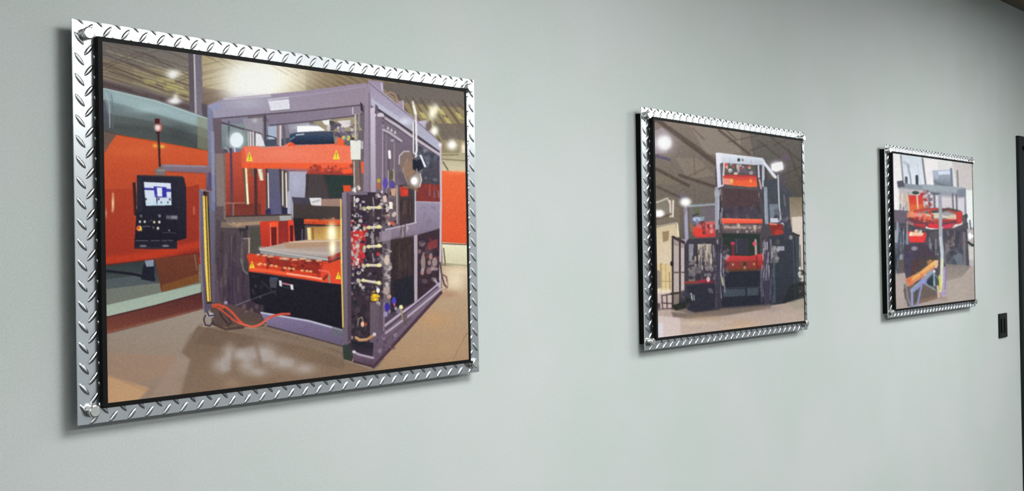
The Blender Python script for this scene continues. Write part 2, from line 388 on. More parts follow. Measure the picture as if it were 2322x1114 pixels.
    P([(582,386),(594,386),(596,412),(588,412)], (208,200,176)); L([(587,388),(592,410)], 4, (240,236,214)); L([(594,390),(602,410)], 3, (138,96,84))
    P([(590,415),(604,413),(604,496),(592,496)], (160,66,52)); P([(603,386),(640,386),(646,492),(602,494)], ((96,96,116),(92,90,124)))
    L([(603,386),(606,494)], 4, (60,54,66)); L([(606,396),(608,474)], 2.8, (236,228,206)); L([(634,386),(640,490)], 6, (70,60,66)); L([(639,392),(640,468)], 2.8, (232,224,196)); L([(644,384),(648,490)], 5, (74,64,70)); L([(647,396),(649,474)], 3.2, (244,238,214)); L([(652,386),(654,490)], 2.5, (120,112,120))
    P([(600,480),(612,474),(614,492),(602,494)], (56,50,80)); P([(638,474),(654,474),(652,490),(640,490)], (44,42,70))
    P([(654,392),(696,392),(692,420),(686,496),(654,498)], ((172,172,194),(156,156,174))); L([(654,440),(654,498)], 7, (178,178,194)); G(672,420,14,20,(184,184,206),.6)
    P([(512,492),(660,488),(664,506),(512,508)], ((112,100,96),(126,112,106))); L([(512,493),(656,490)], 3, (64,46,48), .9); P([(632,492),(660,492),(660,503),(634,503)], (170,170,170))
    L([(494,514),(560,510),(594,508)], 8, (176,146,116), .9, 1); c.blobs(495,509,560,518,14,[(208,176,134),(150,116,88),(224,196,160)],2,4,.8)
    P([(492,520),(592,514),(592,620),(492,640)], ((92,84,84),(76,66,74))); P([(512,522),(560,518),(560,542),(512,542)], (62,54,60)); L([(531,524),(531,544)], 3, (120,106,106)); L([(496,545),(566,543)], 3.5, (140,126,126)); L([(564,543),(564,576)], 3, (198,172,148)); P([(536,520),(562,514),(562,524),(540,530)], (52,46,56))
    c.ticks(495,550,560,600,22,[(96,86,90),(64,56,64),(108,96,98),(56,50,58)],14,40,4,.6)
    P([(566,520),(592,518),(594,572),(570,576)], (80,76,70))
    P([(588,505),(628,503),(630,560),(592,566)], ((206,66,44),(176,50,40))); P([(610,507),(630,505),(632,516),(612,518)], (240,88,48)); P([(613,518),(626,518),(626,562),(615,562)], (104,34,34)); L([(612,510),(613,562)], 2, (242,130,112)); L([(628,508),(629,560)], 3, (238,92,56))
    P([(630,505),(654,503),(654,558),(632,560)], ((138,46,46),(150,48,42))); P([(652,502),(668,502),(668,556),(654,558)], (228,72,50)); P([(656,514),(664,514),(664,556),(657,556)], (82,34,36)); L([(667,504),(668,556)], 2, (238,120,110))
    P([(692,398),(800,398),(800,456),(692,456)], ((66,56,58),(54,56,60))); P([(734,400),(800,398),(800,450),(750,450)], (44,58,56)); P([(700,400),(730,400),(745,456),(694,456)], (76,66,68), .8)
    P([(664,454),(772,454),(772,500),(664,500)], ((70,62,60),(64,56,56))); P([(660,450),(700,452),(700,466),(664,466)], (72,66,82)); P([(700,455),(772,454),(772,472),(706,470)], (156,126,114)); P([(700,452),(727,452),(727,470),(704,468)], (220,218,222)); L([(708,462),(722,458)], 4, (176,176,170))
    P([(664,498),(690,498),(690,550),(668,550)], (40,36,42)); L([(684,524),(684,548)], 3, (88,82,104)); P([(688,500),(772,502),(772,514),(688,511)], ((220,88,44),(196,66,38))); c.blobs(690,498,770,512,12,[(240,120,70),(150,60,40),(128,100,86)],2,3.5,.7); L([(690,513),(770,516)], 3, (48,32,36))
    P([(696,518),(772,516),(772,550),(700,552)], ((168,124,70),(206,168,96))); P([(695,520),(703,520),(704,550),(697,550)], (236,220,150)); L([(708,520),(709,548)], 3, (110,80,54), .8)
    G(751,532,13,24,(255,240,176),1,1.2); G(751,533,7,18,(255,255,236),1,1.4)
    # lower platen with the table on it
    P([(556,586),(563,577),(592,580),(740,596),(773,588),(773,648),(727,642),(690,636),(600,622),(561,618),(555,605)], ((210,70,44),(206,64,40)))
    P([(600,586),(740,600),(722,625),(610,602)], (134,44,38), .85); c.blobs(602,588,724,618,44,[(96,34,36),(168,56,42),(206,72,48),(120,44,40)],2,5,.7)
    for x, y in ((590,600),(600,602),(586,602),(615,604),(625,606),(645,610),(655,611),(664,612),(684,616),(695,617),(703,618)): E(x, y, 4, 2.2, (240,196,132), .85); E(x+1, y+2, 3, 1.6, (236,150,88), .7)
    P([(724,600),(742,601),(773,593),(773,648),(727,642)], ((206,72,46),(224,76,52))); P([(722,608),(732,600),(722,640),(716,636)], (150,48,38), .7)
    L([(564,612),(600,616),(660,625),(730,638)], 8, (238,96,58)); L([(650,623),(700,630),(728,635)], 3, (250,192,168), .9); L([(600,621),(690,635),(728,642)], 3, (186,58,38))
    L([(723,616),(744,619),(747,628)], 4, (234,106,86)); L([(733,636),(741,628)], 6, (130,52,34)); L([(745,630),(747,648)], 4.5, (150,140,128)); G(757,612,12,14,(224,76,42),.5)
    P([(588,566),(652,552),(690,547),(772,546),(772,576),(742,588),(660,580),(590,574)], ((186,160,146),(164,150,142)))
    L([(590,566),(640,570),(700,576),(742,578)], 8, (188,176,172), .8, 2); P([(640,552),(770,547),(770,562),(650,566)], (176,142,116), .8); L([(655,552),(772,549)], 2.5, (228,206,176), .8)
    P([(588,567),(610,571),(700,581),(742,588),(742,594),(660,588),(590,578)], (150,146,146)); L([(588,568),(650,578),(742,592)], 2.5, (204,204,206), .8); P([(742,586),(773,574),(773,582),(744,598)], (150,48,44)); L([(745,598),(773,588)], 3, (66,36,36))
    G(753,563,8,22,(255,240,190),1,1.2); G(753,566,4.5,12,(255,255,240),1)
    for x, y, r in ((600,582,6),(613,584,7),(640,589,8),(648,590,7),(668,592,7),(686,590,8),(698,594,6),(722,594,7),(585,580,4)): E(x, y, r, 2.6, (226,186,152), .85); E(x+3, y+3, r*.8, 1.8, (130,70,56), .7)
    for x, y in ((571,602),(766,628)):
        P([(x-6,y+8),(x,y-9),(x+6,y+8)], (246,222,60)); L([(x,y-3),(x,y+2)], 1.6, (120,96,30)); E(x, y+5, 1, 1, (120,96,30))
    # black tank under the platen
    P([(545,600),(562,618),(600,624),(727,643),(773,648),(778,752),(690,728),(590,712),(540,690)], ((34,32,42),(30,29,38)))
    P([(546,604),(562,620),(566,680),(600,706),(590,716),(540,696)], (62,50,60)); L([(562,622),(565,680)], 4, (72,64,78)); L([(566,682),(600,670),(625,662)], 3, (66,62,74)); L([(592,640),(625,670)], 3, (52,52,62)); P([(610,634),(628,636),(626,656),(612,654)], (72,72,82)); P([(612,630),(630,632),(630,637),(612,636)], (60,80,104))
    P([(632,638),(638,639),(639,652),(633,651)], (222,218,232)); P([(657,647),(664,648),(665,660),(659,659)], (222,218,226)); L([(641,645),(655,648)], 4, (178,112,126)); L([(641,653),(655,656)], 2, (40,72,60)); c.blobs(556,625,610,700,20,[(56,46,62),(44,38,50),(84,78,92)],2,5,.5)
    # frame: top beam
    P([(468,241),(507,225),(560,222),(700,208),(829,192),(832,242),(700,253),(480,271)], ((164,160,182),(152,136,152),'h'))
    P([(468,241),(507,225),(700,208),(829,192),(829,197),(700,214),(500,234)], (156,142,166), .8); L([(507,227),(560,224),(610,220)], 3, (240,240,244), .8, 2); L([(500,235),(600,229),(700,218),(826,200)], 2, (180,172,196), .6)
    G(560,236,50,16,(186,184,200),.8); P([(468,241),(500,237),(500,250),(480,252)], (152,158,194), .8)
    L([(480,272),(600,262),(700,254),(817,242)], 3, (92,80,92)); P([(600,264),(700,256),(816,244),(818,262),(800,266),(700,278),(612,286)], ((132,124,142),(140,126,144),'h')); L([(612,287),(700,279),(800,267),(822,262)], 2.5, (84,72,84)); L([(798,248),(798,262)], 2.5, (208,202,214))
    P([(815,235),(820,240),(822,258),(816,254)], (56,46,60)); P([(606,232),(653,228),(655,250),(612,254)], (232,232,242)); L([(606,229),(652,224)], 2.5, (222,220,232), .8)
    for k in range(7): L([(613+k*6,237-k*.5), (613+k*6+(k % 2)*2,247-k*.4)], 1.4, (206,206,220), .8)
    for k, d in ((0,0),(1,2),(3,0),(5,1)): L([(615+k*7,240+d*2), (620+k*7,239+d*2)], 1.2, (248,250,255), .8)
    L([(610,256),(656,252)], 2.5, (126,124,130), .8)
    # left post
    P([(468,244),(480,252),(488,300),(490,460),(500,740),(480,738),(474,520),(470,360)], ((136,138,168),(84,76,90)))
    P([(480,270),(500,270),(502,360),(506,462),(494,600),(530,736),(500,742),(486,600),(486,360)], ((112,98,108),(80,68,72)))
    P([(486,350),(504,350),(508,470),(490,470)], (144,130,126), .8); P([(476,300),(484,300),(487,460),(480,460)], (150,160,188), .7); P([(476,400),(486,400),(487,480),(478,480)], (120,132,170), .6)
    P([(490,500),(540,520),(564,600),(560,720),(520,742),(486,740)], ((84,74,78),(66,52,66))); c.ticks(492,520,556,680,50,[(108,94,96),(64,50,60),(96,80,92),(58,44,66),(76,62,84)],26,70,6,.5)
    P([(478,600),(490,600),(500,700),(486,740)], (104,88,104), .6); L([(546,590),(552,616),(560,622)], 4, (112,120,104), .8)
    P([(500,505),(556,512),(556,520),(500,518)], (160,136,114), .6)
    P([(476,690),(500,684),(590,714),(600,742),(520,745),(482,738)], ((88,72,72),(92,76,66)), .9); L([(484,736),(512,748),(552,744)], 5, (70,52,48), .9, 1); E(512,688,4,4,(160,146,176)); L([(536,694),(566,682)], 3, (108,98,112)); c.blobs(545,690,596,716,12,[(110,88,82),(70,56,70),(88,70,86)],3,6,.7)
    # base beam
    P([(590,710),(700,728),(780,751),(780,786),(700,764),(608,740),(600,730)], ((130,120,152),(98,86,112))); L([(592,711),(650,721),(700,730),(778,752)], 4, (188,188,206)); L([(606,741),(700,766),(778,788)], 3, (72,58,72)); P([(752,742),(780,750),(780,770),(752,762)], (96,102,108), .6)
    # red hoses and loose cables
    L([(466,716),(462,726),(466,738),(476,740),(484,730)], 3, (52,46,60)); E(478,716,8,6,(180,170,182)); L([(470,708),(474,718),(486,716)], 3, (50,40,60)); L([(498,710),(506,724),(516,734)], 3.5, (58,46,54)); L([(508,704),(516,716),(524,734),(516,740)], 3, (64,50,58))
    L([(480,694),(496,692),(512,698),(522,706),(530,714),(541,727),(552,737),(566,742),(580,742),(592,736),(603,727),(617,719),(638,714),(656,714)], 5, (208,84,62)); L([(494,700),(504,706),(516,716),(530,728),(548,736)], 4, (200,80,60)); L([(541,734),(570,742),(590,738),(610,724)], 2.5, (232,120,96), .8)
    L([(482,697),(506,700)], 4, (176,80,44))
    # light curtain on the left
    P([(450,431),(462,430),(462,440),(474,560),(480,700),(464,712),(457,600)], ((112,104,130),(90,80,100))); L([(452,434),(453,560),(462,706)], 3, (124,124,146), .8); P([(460,440),(472,436),(480,690),(468,690)], (52,44,36))
    P([(458.5,446),(463.5,446),(470,600),(474.5,685),(470,686),(464,600)], (246,214,96)); L([(467,448),(472,560),(477,684)], 2.6, (226,188,92)); P([(452,430),(482,431),(482,437),(455,437)], (150,124,126)); E(463,439,3.5,3.5,(46,36,40)); L([(470,440),(470,470)], 3, (170,80,60), .6)
    # upper platen
    P([(546,342),(552,334),(586,334),(588,338),(640,334),(655,326),(666,325),(668,333),(756,330),(762,316),(772,320),(776,332),(792,335),(798,376),(790,384),(700,386),(640,383),(548,382)], ((240,122,92),(238,120,92)))
    P([(544,344),(552,336),(558,380),(546,382)], (222,92,62), .8); P([(548,372),(796,374),(796,386),(700,388),(548,384)], (240,94,52), .9); G(640,352,60,12,(244,140,116),.6); P([(660,325),(668,326),(668,334),(650,334)], (232,84,52)); L([(588,337),(650,335)], 3, (216,150,150), .7)
    P([(756,332),(764,314),(778,320),(782,334)], (236,96,60)); c.blobs(756,304,800,330,18,[(78,98,84),(222,210,110),(70,60,60),(150,150,160),(110,150,170)],2,4,.8)
    P([(655,308),(668,304),(700,303),(753,302),(757,330),(668,331),(655,322)], ((62,84,112),(34,42,60))); P([(668,305),(753,303),(754,309),(668,311)], (66,74,92)); P([(668,308),(688,306),(688,309),(670,311)], (190,198,214)); L([(656,320),(666,314)], 3, (112,132,156)); P([(754,310),(764,312),(766,330),(757,328)], (140,134,112), .6)
    P([(694,386),(798,384),(800,402),(694,398)], ((176,76,60),(150,56,50))); c.blobs(700,380,796,396,24,[(226,84,62),(150,50,44),(240,112,88),(120,50,48)],2.5,6,.7); P([(776,386),(796,388),(798,396),(776,398)], (242,92,52)); L([(640,386),(696,390)], 6, (196,110,114), .7, 2)
    P([(800,384),(826,370),(826,398),(802,398)], (226,78,54)); P([(812,372),(824,370),(824,394),(814,396)], (240,92,52))
    for x, y in ((564,357),(761,354)):
        P([(x-8,y+11),(x,y-11),(x+8,y+11)], (248,226,66)); L([(x,y-4),(x,y+3)], 1.8, (120,110,50)); E(x, y+7, 1.2, 1.2, (110,100,50))
    # ---- right-hand side of the press
    P([(838,240),(998,350),(1000,664),(846,835),(790,810),(776,780),(776,440),(826,430)], ((118,106,120),(78,64,74)))
    P([(864,270),(940,320),(940,440),(866,440)], ((120,108,124),(108,94,108))); P([(938,330),(994,362),(996,462),(938,462)], ((84,86,98),(64,58,66)))
    c.blobs(942,340,994,420,30,[(58,62,76),(108,116,128),(76,84,100),(134,142,150)],3,8,.5); P([(942,420),(996,424),(996,464),(942,462)], (128,52,48)); c.ticks(942,420,994,440,22,[(70,56,62),(150,128,134),(86,66,72),(168,60,50)],8,30,3,.7)
    P([(903,424),(940,420),(940,512),(905,518)], ((72,58,60),(64,52,58))); P([(904,428),(924,428),(924,450),(906,450)], (176,62,50)); P([(912,436),(922,436),(922,446),(914,446)], (214,60,48)); c.ticks(905,450,935,480,14,[(88,70,68),(54,44,48)],20,34,4,.6)
    P([(942,461),(997,463),(998,521),(942,537)], ((150,140,162),(126,114,134))); c.blobs(950,470,992,515,14,[(120,108,126),(158,150,170)],2,5,.3); L([(942,462),(997,464)], 2.5, (176,170,186), .8)
    P([(944,538),(998,523),(998,652),(944,694)], ((60,46,54),(56,42,50))); c.blobs(948,545,994,650,50,[(120,58,60),(96,78,84),(60,48,60),(150,130,134),(46,38,62)],3,8,.6); P([(966,556),(990,546),(990,566),(970,572)], (148,62,62), .7)
    for x, y, rx, ry in ((975,586,4,8),(956,620,4,8),(984,598,6,10),(984,614,8,4),(972,600,4,6),(958,600,5,20)): E(x, y, rx, ry, (196,176,168), .6)
    # rear beam and piping on top
    P([(833,185),(867,190),(867,222),(833,210)], (160,146,168)); L([(863,194),(866,218)], 4, (200,188,208)); L([(869,222),(870,236),(876,214),(888,211),(896,220),(899,240)], 0.01, (0,0,0), 0)
    L([(869,228),(873,218),(883,213),(893,218),(899,230),(899,238)], 2.5, (192,140,140), .9); P([(900,234),(912,232),(915,262),(902,258)], (160,142,162)); L([(912,234),(914,262)], 2, (212,200,212))
    P([(916,264),(948,276),(950,284),(918,286)], (124,98,122), .9); P([(928,282),(964,278),(970,300),(998,330),(996,352),(930,306)], ((186,180,206),(176,178,196)))
    E(969,290,7.5,13,(118,104,98),1,.25); L([(962,298),(964,284),(970,279)], 1.6, (214,208,214), .8)
    P([(832,192),(848,196),(910,250),(930,266),(998,330),(996,350),(940,312),(851,250),(838,240)], ((164,152,176),(176,180,198))); L([(834,192),(900,246),(950,286),(997,328)], 2, (120,100,112), .8); G(915,280,16,9,(224,224,236),.8); P([(840,226),(852,236),(900,268),(900,282),(850,248),(840,244)], (196,196,214), .7)
    L([(851,250),(900,283),(940,311),(994,350)], 5, (72,62,74)); L([(860,266),(900,290),(938,318),(994,355)], 6, (188,180,190)); L([(862,270),(938,323),(990,358)], 2.5, (92,80,92), .9); E(861,266,8,6,(206,200,210)); P([(846,248),(852,252),(850,270),(842,268)], (226,214,226))
    L([(866,298),(880,304),(908,324)], 5, (180,172,184)); L([(868,304),(906,328)], 2, (88,76,90), .8)
    for x, y in ((878,294),(886,299),(894,304)): P([(x-3,y+3),(x,y-4),(x+3,y+4)], (208,204,214))
    L([(836,272),(868,272)], 5, (108,94,108)); c.blobs(850,276,870,290,6,[(150,138,154),(88,76,92)],3,5,.7); P([(884,320),(892,320),(892,326),(884,326)], (170,164,172), .8)
    L([(934,236),(941,262),(941,300)], 5, (214,206,204)); L([(936,246),(940,262)], 6, (240,236,226)); L([(935,282),(936,350),(940,358)], 3, (226,224,226)); L([(941,280),(943,345),(940,360)], 4.5, (232,230,232)); L([(938,282),(938,350)], 2, (96,84,92))
    # posts
    P([(826,193),(838,200),(840,440),(840,470),(822,440)], ((156,142,162),(132,118,132))); L([(835,215),(836,445)], 3, (120,106,124), .8); P([(838,250),(849,246),(851,470),(840,470)], ((206,196,212),(160,150,166))); P([(850,270),(864,272),(866,440),(851,450)], ((126,112,130),(122,106,122)))
    P([(849,240),(856,246),(852,262),(848,262)], (100,88,104)); L([(866,300),(866,440)], 2, (196,186,196), .7); L([(874,310),(874,460)], 2.2, (140,128,140), .8); L([(879,350),(880,420)], 4, (96,84,94)); L([(881,348),(882,362)], 6, (244,242,244)); L([(892,330),(893,450)], 3, (150,132,130), .8); L([(890,390),(892,436)], 3, (206,190,140), .8); L([(879,392),(878,430)], 2.5, (190,182,180), .8); P([(880,392),(890,392),(890,410),(880,410)], (90,84,72))
    L([(997,332),(998,460),(997,560),(996,665)], 4.5, (198,184,196)); E(996,334,4,5,(226,216,230))
    L([(940,430),(940,512)], 3, (206,202,206)); L([(935,430),(936,510)], 3, (70,62,70)); L([(943,430),(942,460)], 2.5, (90,80,84)); L([(898,426),(899,510)], 3, (190,178,160), .8)
    P([(856,527),(900,518),(942,508),(942,536),(900,542),(858,553)], ((142,128,146),(124,110,126))); L([(856,528),(900,519),(942,509)], 3, (190,184,194), .9); c.ticks(896,512,932,530,10,[(96,74,76),(196,190,196),(82,62,66)],6,20,3,.7)
    P([(866,552),(884,548),(884,700),(868,730)], (110,98,108)); P([(884,548),(938,540),(938,698),(884,720)], ((60,48,48),(46,38,48))); c.ticks(886,552,932,600,24,[(84,68,62),(50,40,44),(74,60,58)],20,46,4,.5); P([(890,640),(936,628),(936,690),(892,704)], (36,38,48), .8)
    P([(937,538),(945,536),(945,696),(938,700)], (172,158,168)); 
    # round flexible duct with black blower
    P([(903,372),(910,352),(926,347),(938,358),(946,380),(950,400),(956,410),(948,432),(930,432),(918,420),(912,400)], (128,110,104)); L([(903,376),(904,358),(914,348),(926,348)], 2.6, (206,198,200), .9); L([(912,400),(920,424),(938,432)], 3, (104,88,80)); L([(922,366),(912,390),(924,424)], 2, (178,160,140), .7); L([(934,356),(944,382),(942,400)], 2, (92,80,78), .8)
    P([(914,372),(930,368),(938,396),(926,410),(914,400)], (150,118,98), .7); L([(904,400),(910,414),(922,426)], 10, (86,78,96), .6, 3); P([(934,366),(954,366),(958,386),(946,394),(934,388)], (36,38,52)); L([(952,358),(962,382)], 4.5, (236,236,244)); L([(958,362),(966,380)], 3, (70,70,84), .8); c.blobs(934,356,950,368,6,[(210,210,220),(90,84,96)],2,3,.8); L([(943,388),(944,396)], 2, (180,170,160))
    E(944,414,10,17,(150,138,132),1,.1); L([(951,398),(954,414),(950,428)], 2, (226,222,222)); G(938,415,9,10,(246,244,242),1,1.5); E(937,415,6.5,8,(252,250,248)); L([(914,428),(930,430),(944,436)], 4, (132,104,88), .9)
    # rail at the bottom right
    P([(866,745),(995,645),(998,668),(846,834),(800,812),(800,800)], ((122,108,124),(92,76,92))); P([(866,722),(938,690),(995,640),(996,646),(870,742)], (80,66,84))
    L([(868,744),(905,716),(945,688),(996,646)], 5, (180,166,184)); L([(866,764),(930,716),(998,660)], 4.5, (176,162,178)); L([(870,752),(990,654)], 2.5, (70,54,72)); L([(846,834),(900,776),(998,668)], 7, (74,52,66)); c.blobs(850,750,900,800,18,[(150,136,154),(84,66,84),(120,104,124)],2,5,.6); L([(870,778),(930,724)], 3, (88,70,88), .8)
    P([(838,682),(866,678),(868,762),(838,768)], ((86,74,84),(94,80,96))); L([(870,690),(869,752)], 4, (128,112,124)); L([(845,700),(846,760)], 6, (110,96,112), .7)
    # dense valve and pipe stack
    P([(792,440),(862,440),(868,680),(838,690),(838,790),(790,800),(786,520)], (58,47,56)); P([(800,366),(817,366),(820,440),(802,440)], ((122,104,98),(116,100,94))); L([(801,370),(802,440)], 2.5, (206,200,186), .9); L([(813,366),(818,436)], 3, (90,74,78), .8); P([(792,322),(816,322),(816,366),(794,366)], (228,230,222)); P([(816,324),(822,324),(822,342),(816,342)], (176,170,186)); P([(776,424),(794,424),(794,440),(778,440)], (210,80,44)); P([(780,438),(832,438),(832,446),(780,446)], (118,106,122)); c.blobs(790,426,824,438,10,[(214,206,214),(130,112,118),(250,244,240)],2,3.5,.8)
    L([(803,370),(806,330)], .01, (0,0,0), 0); L([(812,262),(811,300),(806,322)], 5, (150,140,136)); L([(804,264),(804,318)], 4, (196,184,172)); L([(808,284),(812,310)], 2, (92,80,82), .8)
    P([(793,525),(800,525),(800,606),(794,604)], (176,66,56)); P([(800,526),(827,526),(827,560),(820,560),(814,600),(800,604)], (188,52,48)); c.blobs(792,505,828,612,28,[(206,60,50),(150,44,50),(176,60,86),(222,76,56)],2.5,6,.7)
    L([(802,450),(802,472)], 2.6, (246,244,240))
    white = [(206,198,194),(176,166,164),(226,222,220),(150,138,140)]
    for y in (458,468,476,492,505,515,522,548,556,562,592,600,608,622,640,650):
        E(812+c.rng.uniform(-5,5), y, c.rng.uniform(3,5), c.rng.uniform(3,6), c.rng.choice(white), .9, c.rng.uniform(-.5,.5)); E(803+c.rng.uniform(-4,4), y+4, 3, 4, c.rng.choice(white), .7)
    c.blobs(794,450,828,690,90,white[:2]+[(40,34,44),(34,28,40),(46,38,84),(90,80,84)],1.5,4.5,.75); c.blobs(828,455,868,680,110,[(40,32,40),(120,106,110),(186,176,176),(92,80,88),(60,48,84),(150,140,140),(70,58,66)],1.5,4.5,.7)
    for y in (462,486,520,545,560,590): L([(845+c.rng.uniform(-3,3),y-10),(846,y+8)], 3, c.rng.choice(white), .7)
    for y0_, y1_, x0_ in ((475,475,831),(520,519,832),(563,562,832),(605,606,830),(639,646,820)):
        L([(x0_,y0_),(862,y1_)], 6, (196,184,170)); L([(x0_,y0_-1.5),(860,y1_-1.5)], 2, (236,230,214)); E(x0_+3, y0_, 4, 4, (222,214,150)); E(858, y1_-1, 5, 4.5, (232,222,150)); E(x0_-7, y0_+2, 4, 5, (196,188,160), .9); L([(x0_-5,y0_-6),(x0_+3,y0_-6)], 3, (60,46,96), .8)
    P([(836,482),(850,482),(850,512),(836,512)], (72,60,66), .7); P([(858,530),(885,526),(885,548),(860,553)], (150,136,150), .8)
    L([(842,530),(842,556)], 4, (140,134,136), .9); c.blobs(866,440,896,520,40,[(214,200,190),(60,48,56),(150,120,110),(96,80,88),(40,34,40)],2,5,.8); P([(880,462),(888,462),(889,478),(881,478)], (240,232,214)); P([(866,450),(874,446),(876,462),(868,464)], (214,190,176)); P([(884,506),(892,508),(892,516),(886,514)], (220,84,56)); E(856,580,4,4,(190,50,64)); E(822,584,5,7,(196,50,60))
    E(872,420,6,12,(92,76,160)); E(888,424,6,10,(88,74,146)); E(857,414,4,5,(186,160,64)); E(857,426,4,7,(180,96,60)); P([(884,432),(896,432),(895,448),(886,448)], (196,156,124)); c.blobs(850,436,870,470,14,[(176,164,170),(232,224,226),(110,94,104)],2,4,.8)
    c.blobs(866,560,884,640,34,[(150,138,140),(60,50,56),(186,176,176),(100,88,94)],2,5,.7); E(876,594,6,11,(204,184,170)); E(875,660,7,12,(170,152,146)); E(881,676,5,5,(184,150,130)); c.blobs(866,610,884,652,12,[(190,184,184),(84,74,80)],2,5,.8)
    P([(842,670),(856,670),(856,686),(842,686)], (214,174,44)); c.blobs(842,664,858,686,10,[(238,206,70),(190,150,40)],2,4,.9); E(856,662,4,6,(232,230,226)); E(856,692,5,5,(176,164,168)); P([(838,688),(858,692),(858,760),(838,766)], ((104,88,98),(98,84,100)), .8)
    c.blobs(794,650,834,760,44,[(44,36,48),(36,42,54),(84,72,80),(112,100,104),(28,34,44)],3,6,.6); P([(796,700),(834,700),(836,762),(796,760)], (46,40,48), .5); L([(810,740),(812,726),(820,722),(824,740)], 3, (128,116,108)); E(821,738,4,6,(228,176,150)); E(829,738,3,4,(150,70,50))
    E(877,700,6,10,(58,46,150)); E(892,686,5,9,(70,64,176)); E(873,716,5,6,(150,140,176)); E(893,694,2,4,(200,90,90)); E(908,700,4.5,5,(232,224,160)); L([(908,706),(913,728)], 4, (150,134,110)); P([(912,718),(922,718),(922,742),(914,740)], (96,80,80), .8); c.blobs(880,700,905,716,12,[(150,138,150),(70,56,80),(180,170,180)],2,4,.7)
    L([(806,768),(814,774),(830,773),(848,762)], 6, (178,134,92)); L([(808,767),(816,772),(830,771)], 2, (226,190,150), .8); E(848,761,4,4,(206,194,196)); P([(796,776),(846,780),(844,812),(802,800)], ((34,36,44),(60,48,64))); E(796,768,4,4,(150,140,150)); L([(801,800),(815,807),(845,814)], 5, (172,158,176)); P([(802,806),(846,817),(846,835),(800,824)], ((104,86,104),(80,60,74))); L([(801,822),(844,834)], 3, (58,42,52)); E(802,800,4,3.5,(206,196,206))
    P([(776,782),(792,786),(800,812),(797,822),(778,816)], ((50,62,62),(54,58,50)))
    P([(774,440),(784,440),(793,450),(794,780),(776,786)], ((130,118,138),(104,92,108))); P([(784,440),(794,446),(796,770),(788,780)], ((96,82,94),(80,66,78))); L([(771.5,456),(772,560),(777,744)], 3.2, (228,196,104)); L([(775,470),(780,750)], 2, (98,86,70), .8); L([(773,500),(774,600)], 1.5, (255,240,180), .8)
    # cables at the rear right corner
    L([(996,600),(1000,630),(1006,650),(1012,656)], 3.5, (84,60,64)); L([(1000,626),(1010,632),(1012,642)], 3.5, (110,84,84), .9); L([(985,640),(996,656)], 4, (170,160,170)); L([(1012,640),(1014,652),(1008,660)], 2.5, (150,116,104), .8)
    # control pendant and arm
    P([(358,376),(380,374),(467,378),(478,380),(478,434),(466,434),(466,395),(380,390),(360,386)], ((140,124,138),(96,76,96))); L([(372,377),(466,380)], 3, (162,148,160), .8); L([(380,391),(466,396)], 2.5, (150,70,52), .7); L([(474,396),(476,432)], 6, (92,78,112)); P([(350,386),(364,378),(374,386),(374,400),(350,398)], (126,116,116)); L([(356,388),(372,388)], 4, (160,152,150), .8)
    L([(357,302),(359,340),(361,378)], 4.6, (66,34,40)); P([(349,270),(360,271),(360,284),(349,283)], (84,32,36)); P([(349,284),(365,285),(363,300),(352,299)], (190,90,84)); G(355.5,291,7,7.5,(255,240,236),1,1.5); P([(351,300),(362,300),(360,306),(353,306)], (64,40,46)); L([(363,272),(366,286),(364,298)], 1.5, (170,84,88), .8)
    G(350,332,5,4,(246,200,70),.9); G(366,334,6,4,(248,214,90),.9); P([(358,325),(361,325),(362,350),(359,350)], (66,34,40))
    P([(299,416),(306,414),(311,490),(303,490)], (62,34,36)); L([(308,418),(311,480)], 2, (134,112,92), .8); E(311,473,2.5,5,(206,170,70)); L([(300,418),(304,486)], 1.5, (100,50,44))
    P([(309,400),(312,398),(412,402),(416,405),(421,428),(422,542),(401,547),(401,566),(304,565),(308,488),(310,470)], ((42,42,58),(30,28,40)))
    P([(402,402),(416,405),(421,428),(422,542),(402,548),(398,470)], ((46,44,58),(34,32,44)), .9); L([(310,399),(412,402)], 2.5, (88,66,60), .8); L([(307,487),(398,476)], .01, (0,0,0), 0); P([(311,404),(320,404),(322,482),(311,482)], (46,46,66), .7)
    P([(325,414),(386,417),(388,467),(330,468),(327,440)], ((232,238,255),(214,232,246))); P([(326,427),(386,430),(386,435),(326,432)], (62,62,160)); P([(347,424),(376,426),(377,449),(350,449)], (56,58,168)); P([(354.5,427),(366,427),(367,447),(356,447)], (238,242,255)); P([(377,431),(387,432),(387,437),(376,437)], (70,70,166)); P([(350,443),(354,443),(355,449),(350,449)], (120,124,200), .7)
    L([(354.5,449),(355,464)], 2.6, (44,48,100)); L([(358,450),(386,450)], 1.2, (120,130,190), .6)
    for x, y in ((330,453),(359,453),(364.5,461),(379.5,461),(384,454)): E(x, y, 1.8, 2.6, (36,40,66))
    P([(330,459),(388,461),(388,467),(331,468)], (206,232,246), .5)
    for x, y, r, k in ((319,491,3,(100,108,118)),(361,491,3.4,(110,122,132)),(316.5,504,2.6,(206,206,200)),(327.5,504,2.6,(214,214,208)),(349,505,2.6,(220,220,160)),(360.5,505,2.8,(236,232,200)),(357.5,519,3,(206,208,196)),(343,501,1.5,(90,84,120)),(339,503,1.5,(80,76,100))): E(x, y, r, r*1.15, k)
    E(314.5,519,6.5,6.5,(200,92,70)); E(316,519,5,5,(232,206,60)); E(314,518,2.6,2.6,(220,60,50)); L([(318,514),(320,524)], 2, (238,226,120)); L([(323,516),(332,514),(340,515)], 1.4, (150,150,160), .8); E(347,517,2.4,3,(88,92,104))
    P([(375,489),(402,490),(402,500),(376,499)], (78,74,88)); P([(388,491),(401,491),(401,498),(388,498)], (136,132,144)); L([(377,495),(381,493),(384,496),(387,493)], 1.3, (170,166,178), .8)
    L([(368,529),(382,529),(398,530)], 1.4, (88,84,100), .9); E(383,524,1.8,2,(150,148,160)); P([(305,543),(401,546),(401,566),(304,565)], (38,36,50)); L([(304,544),(401,547)], 1.5, (20,18,28))
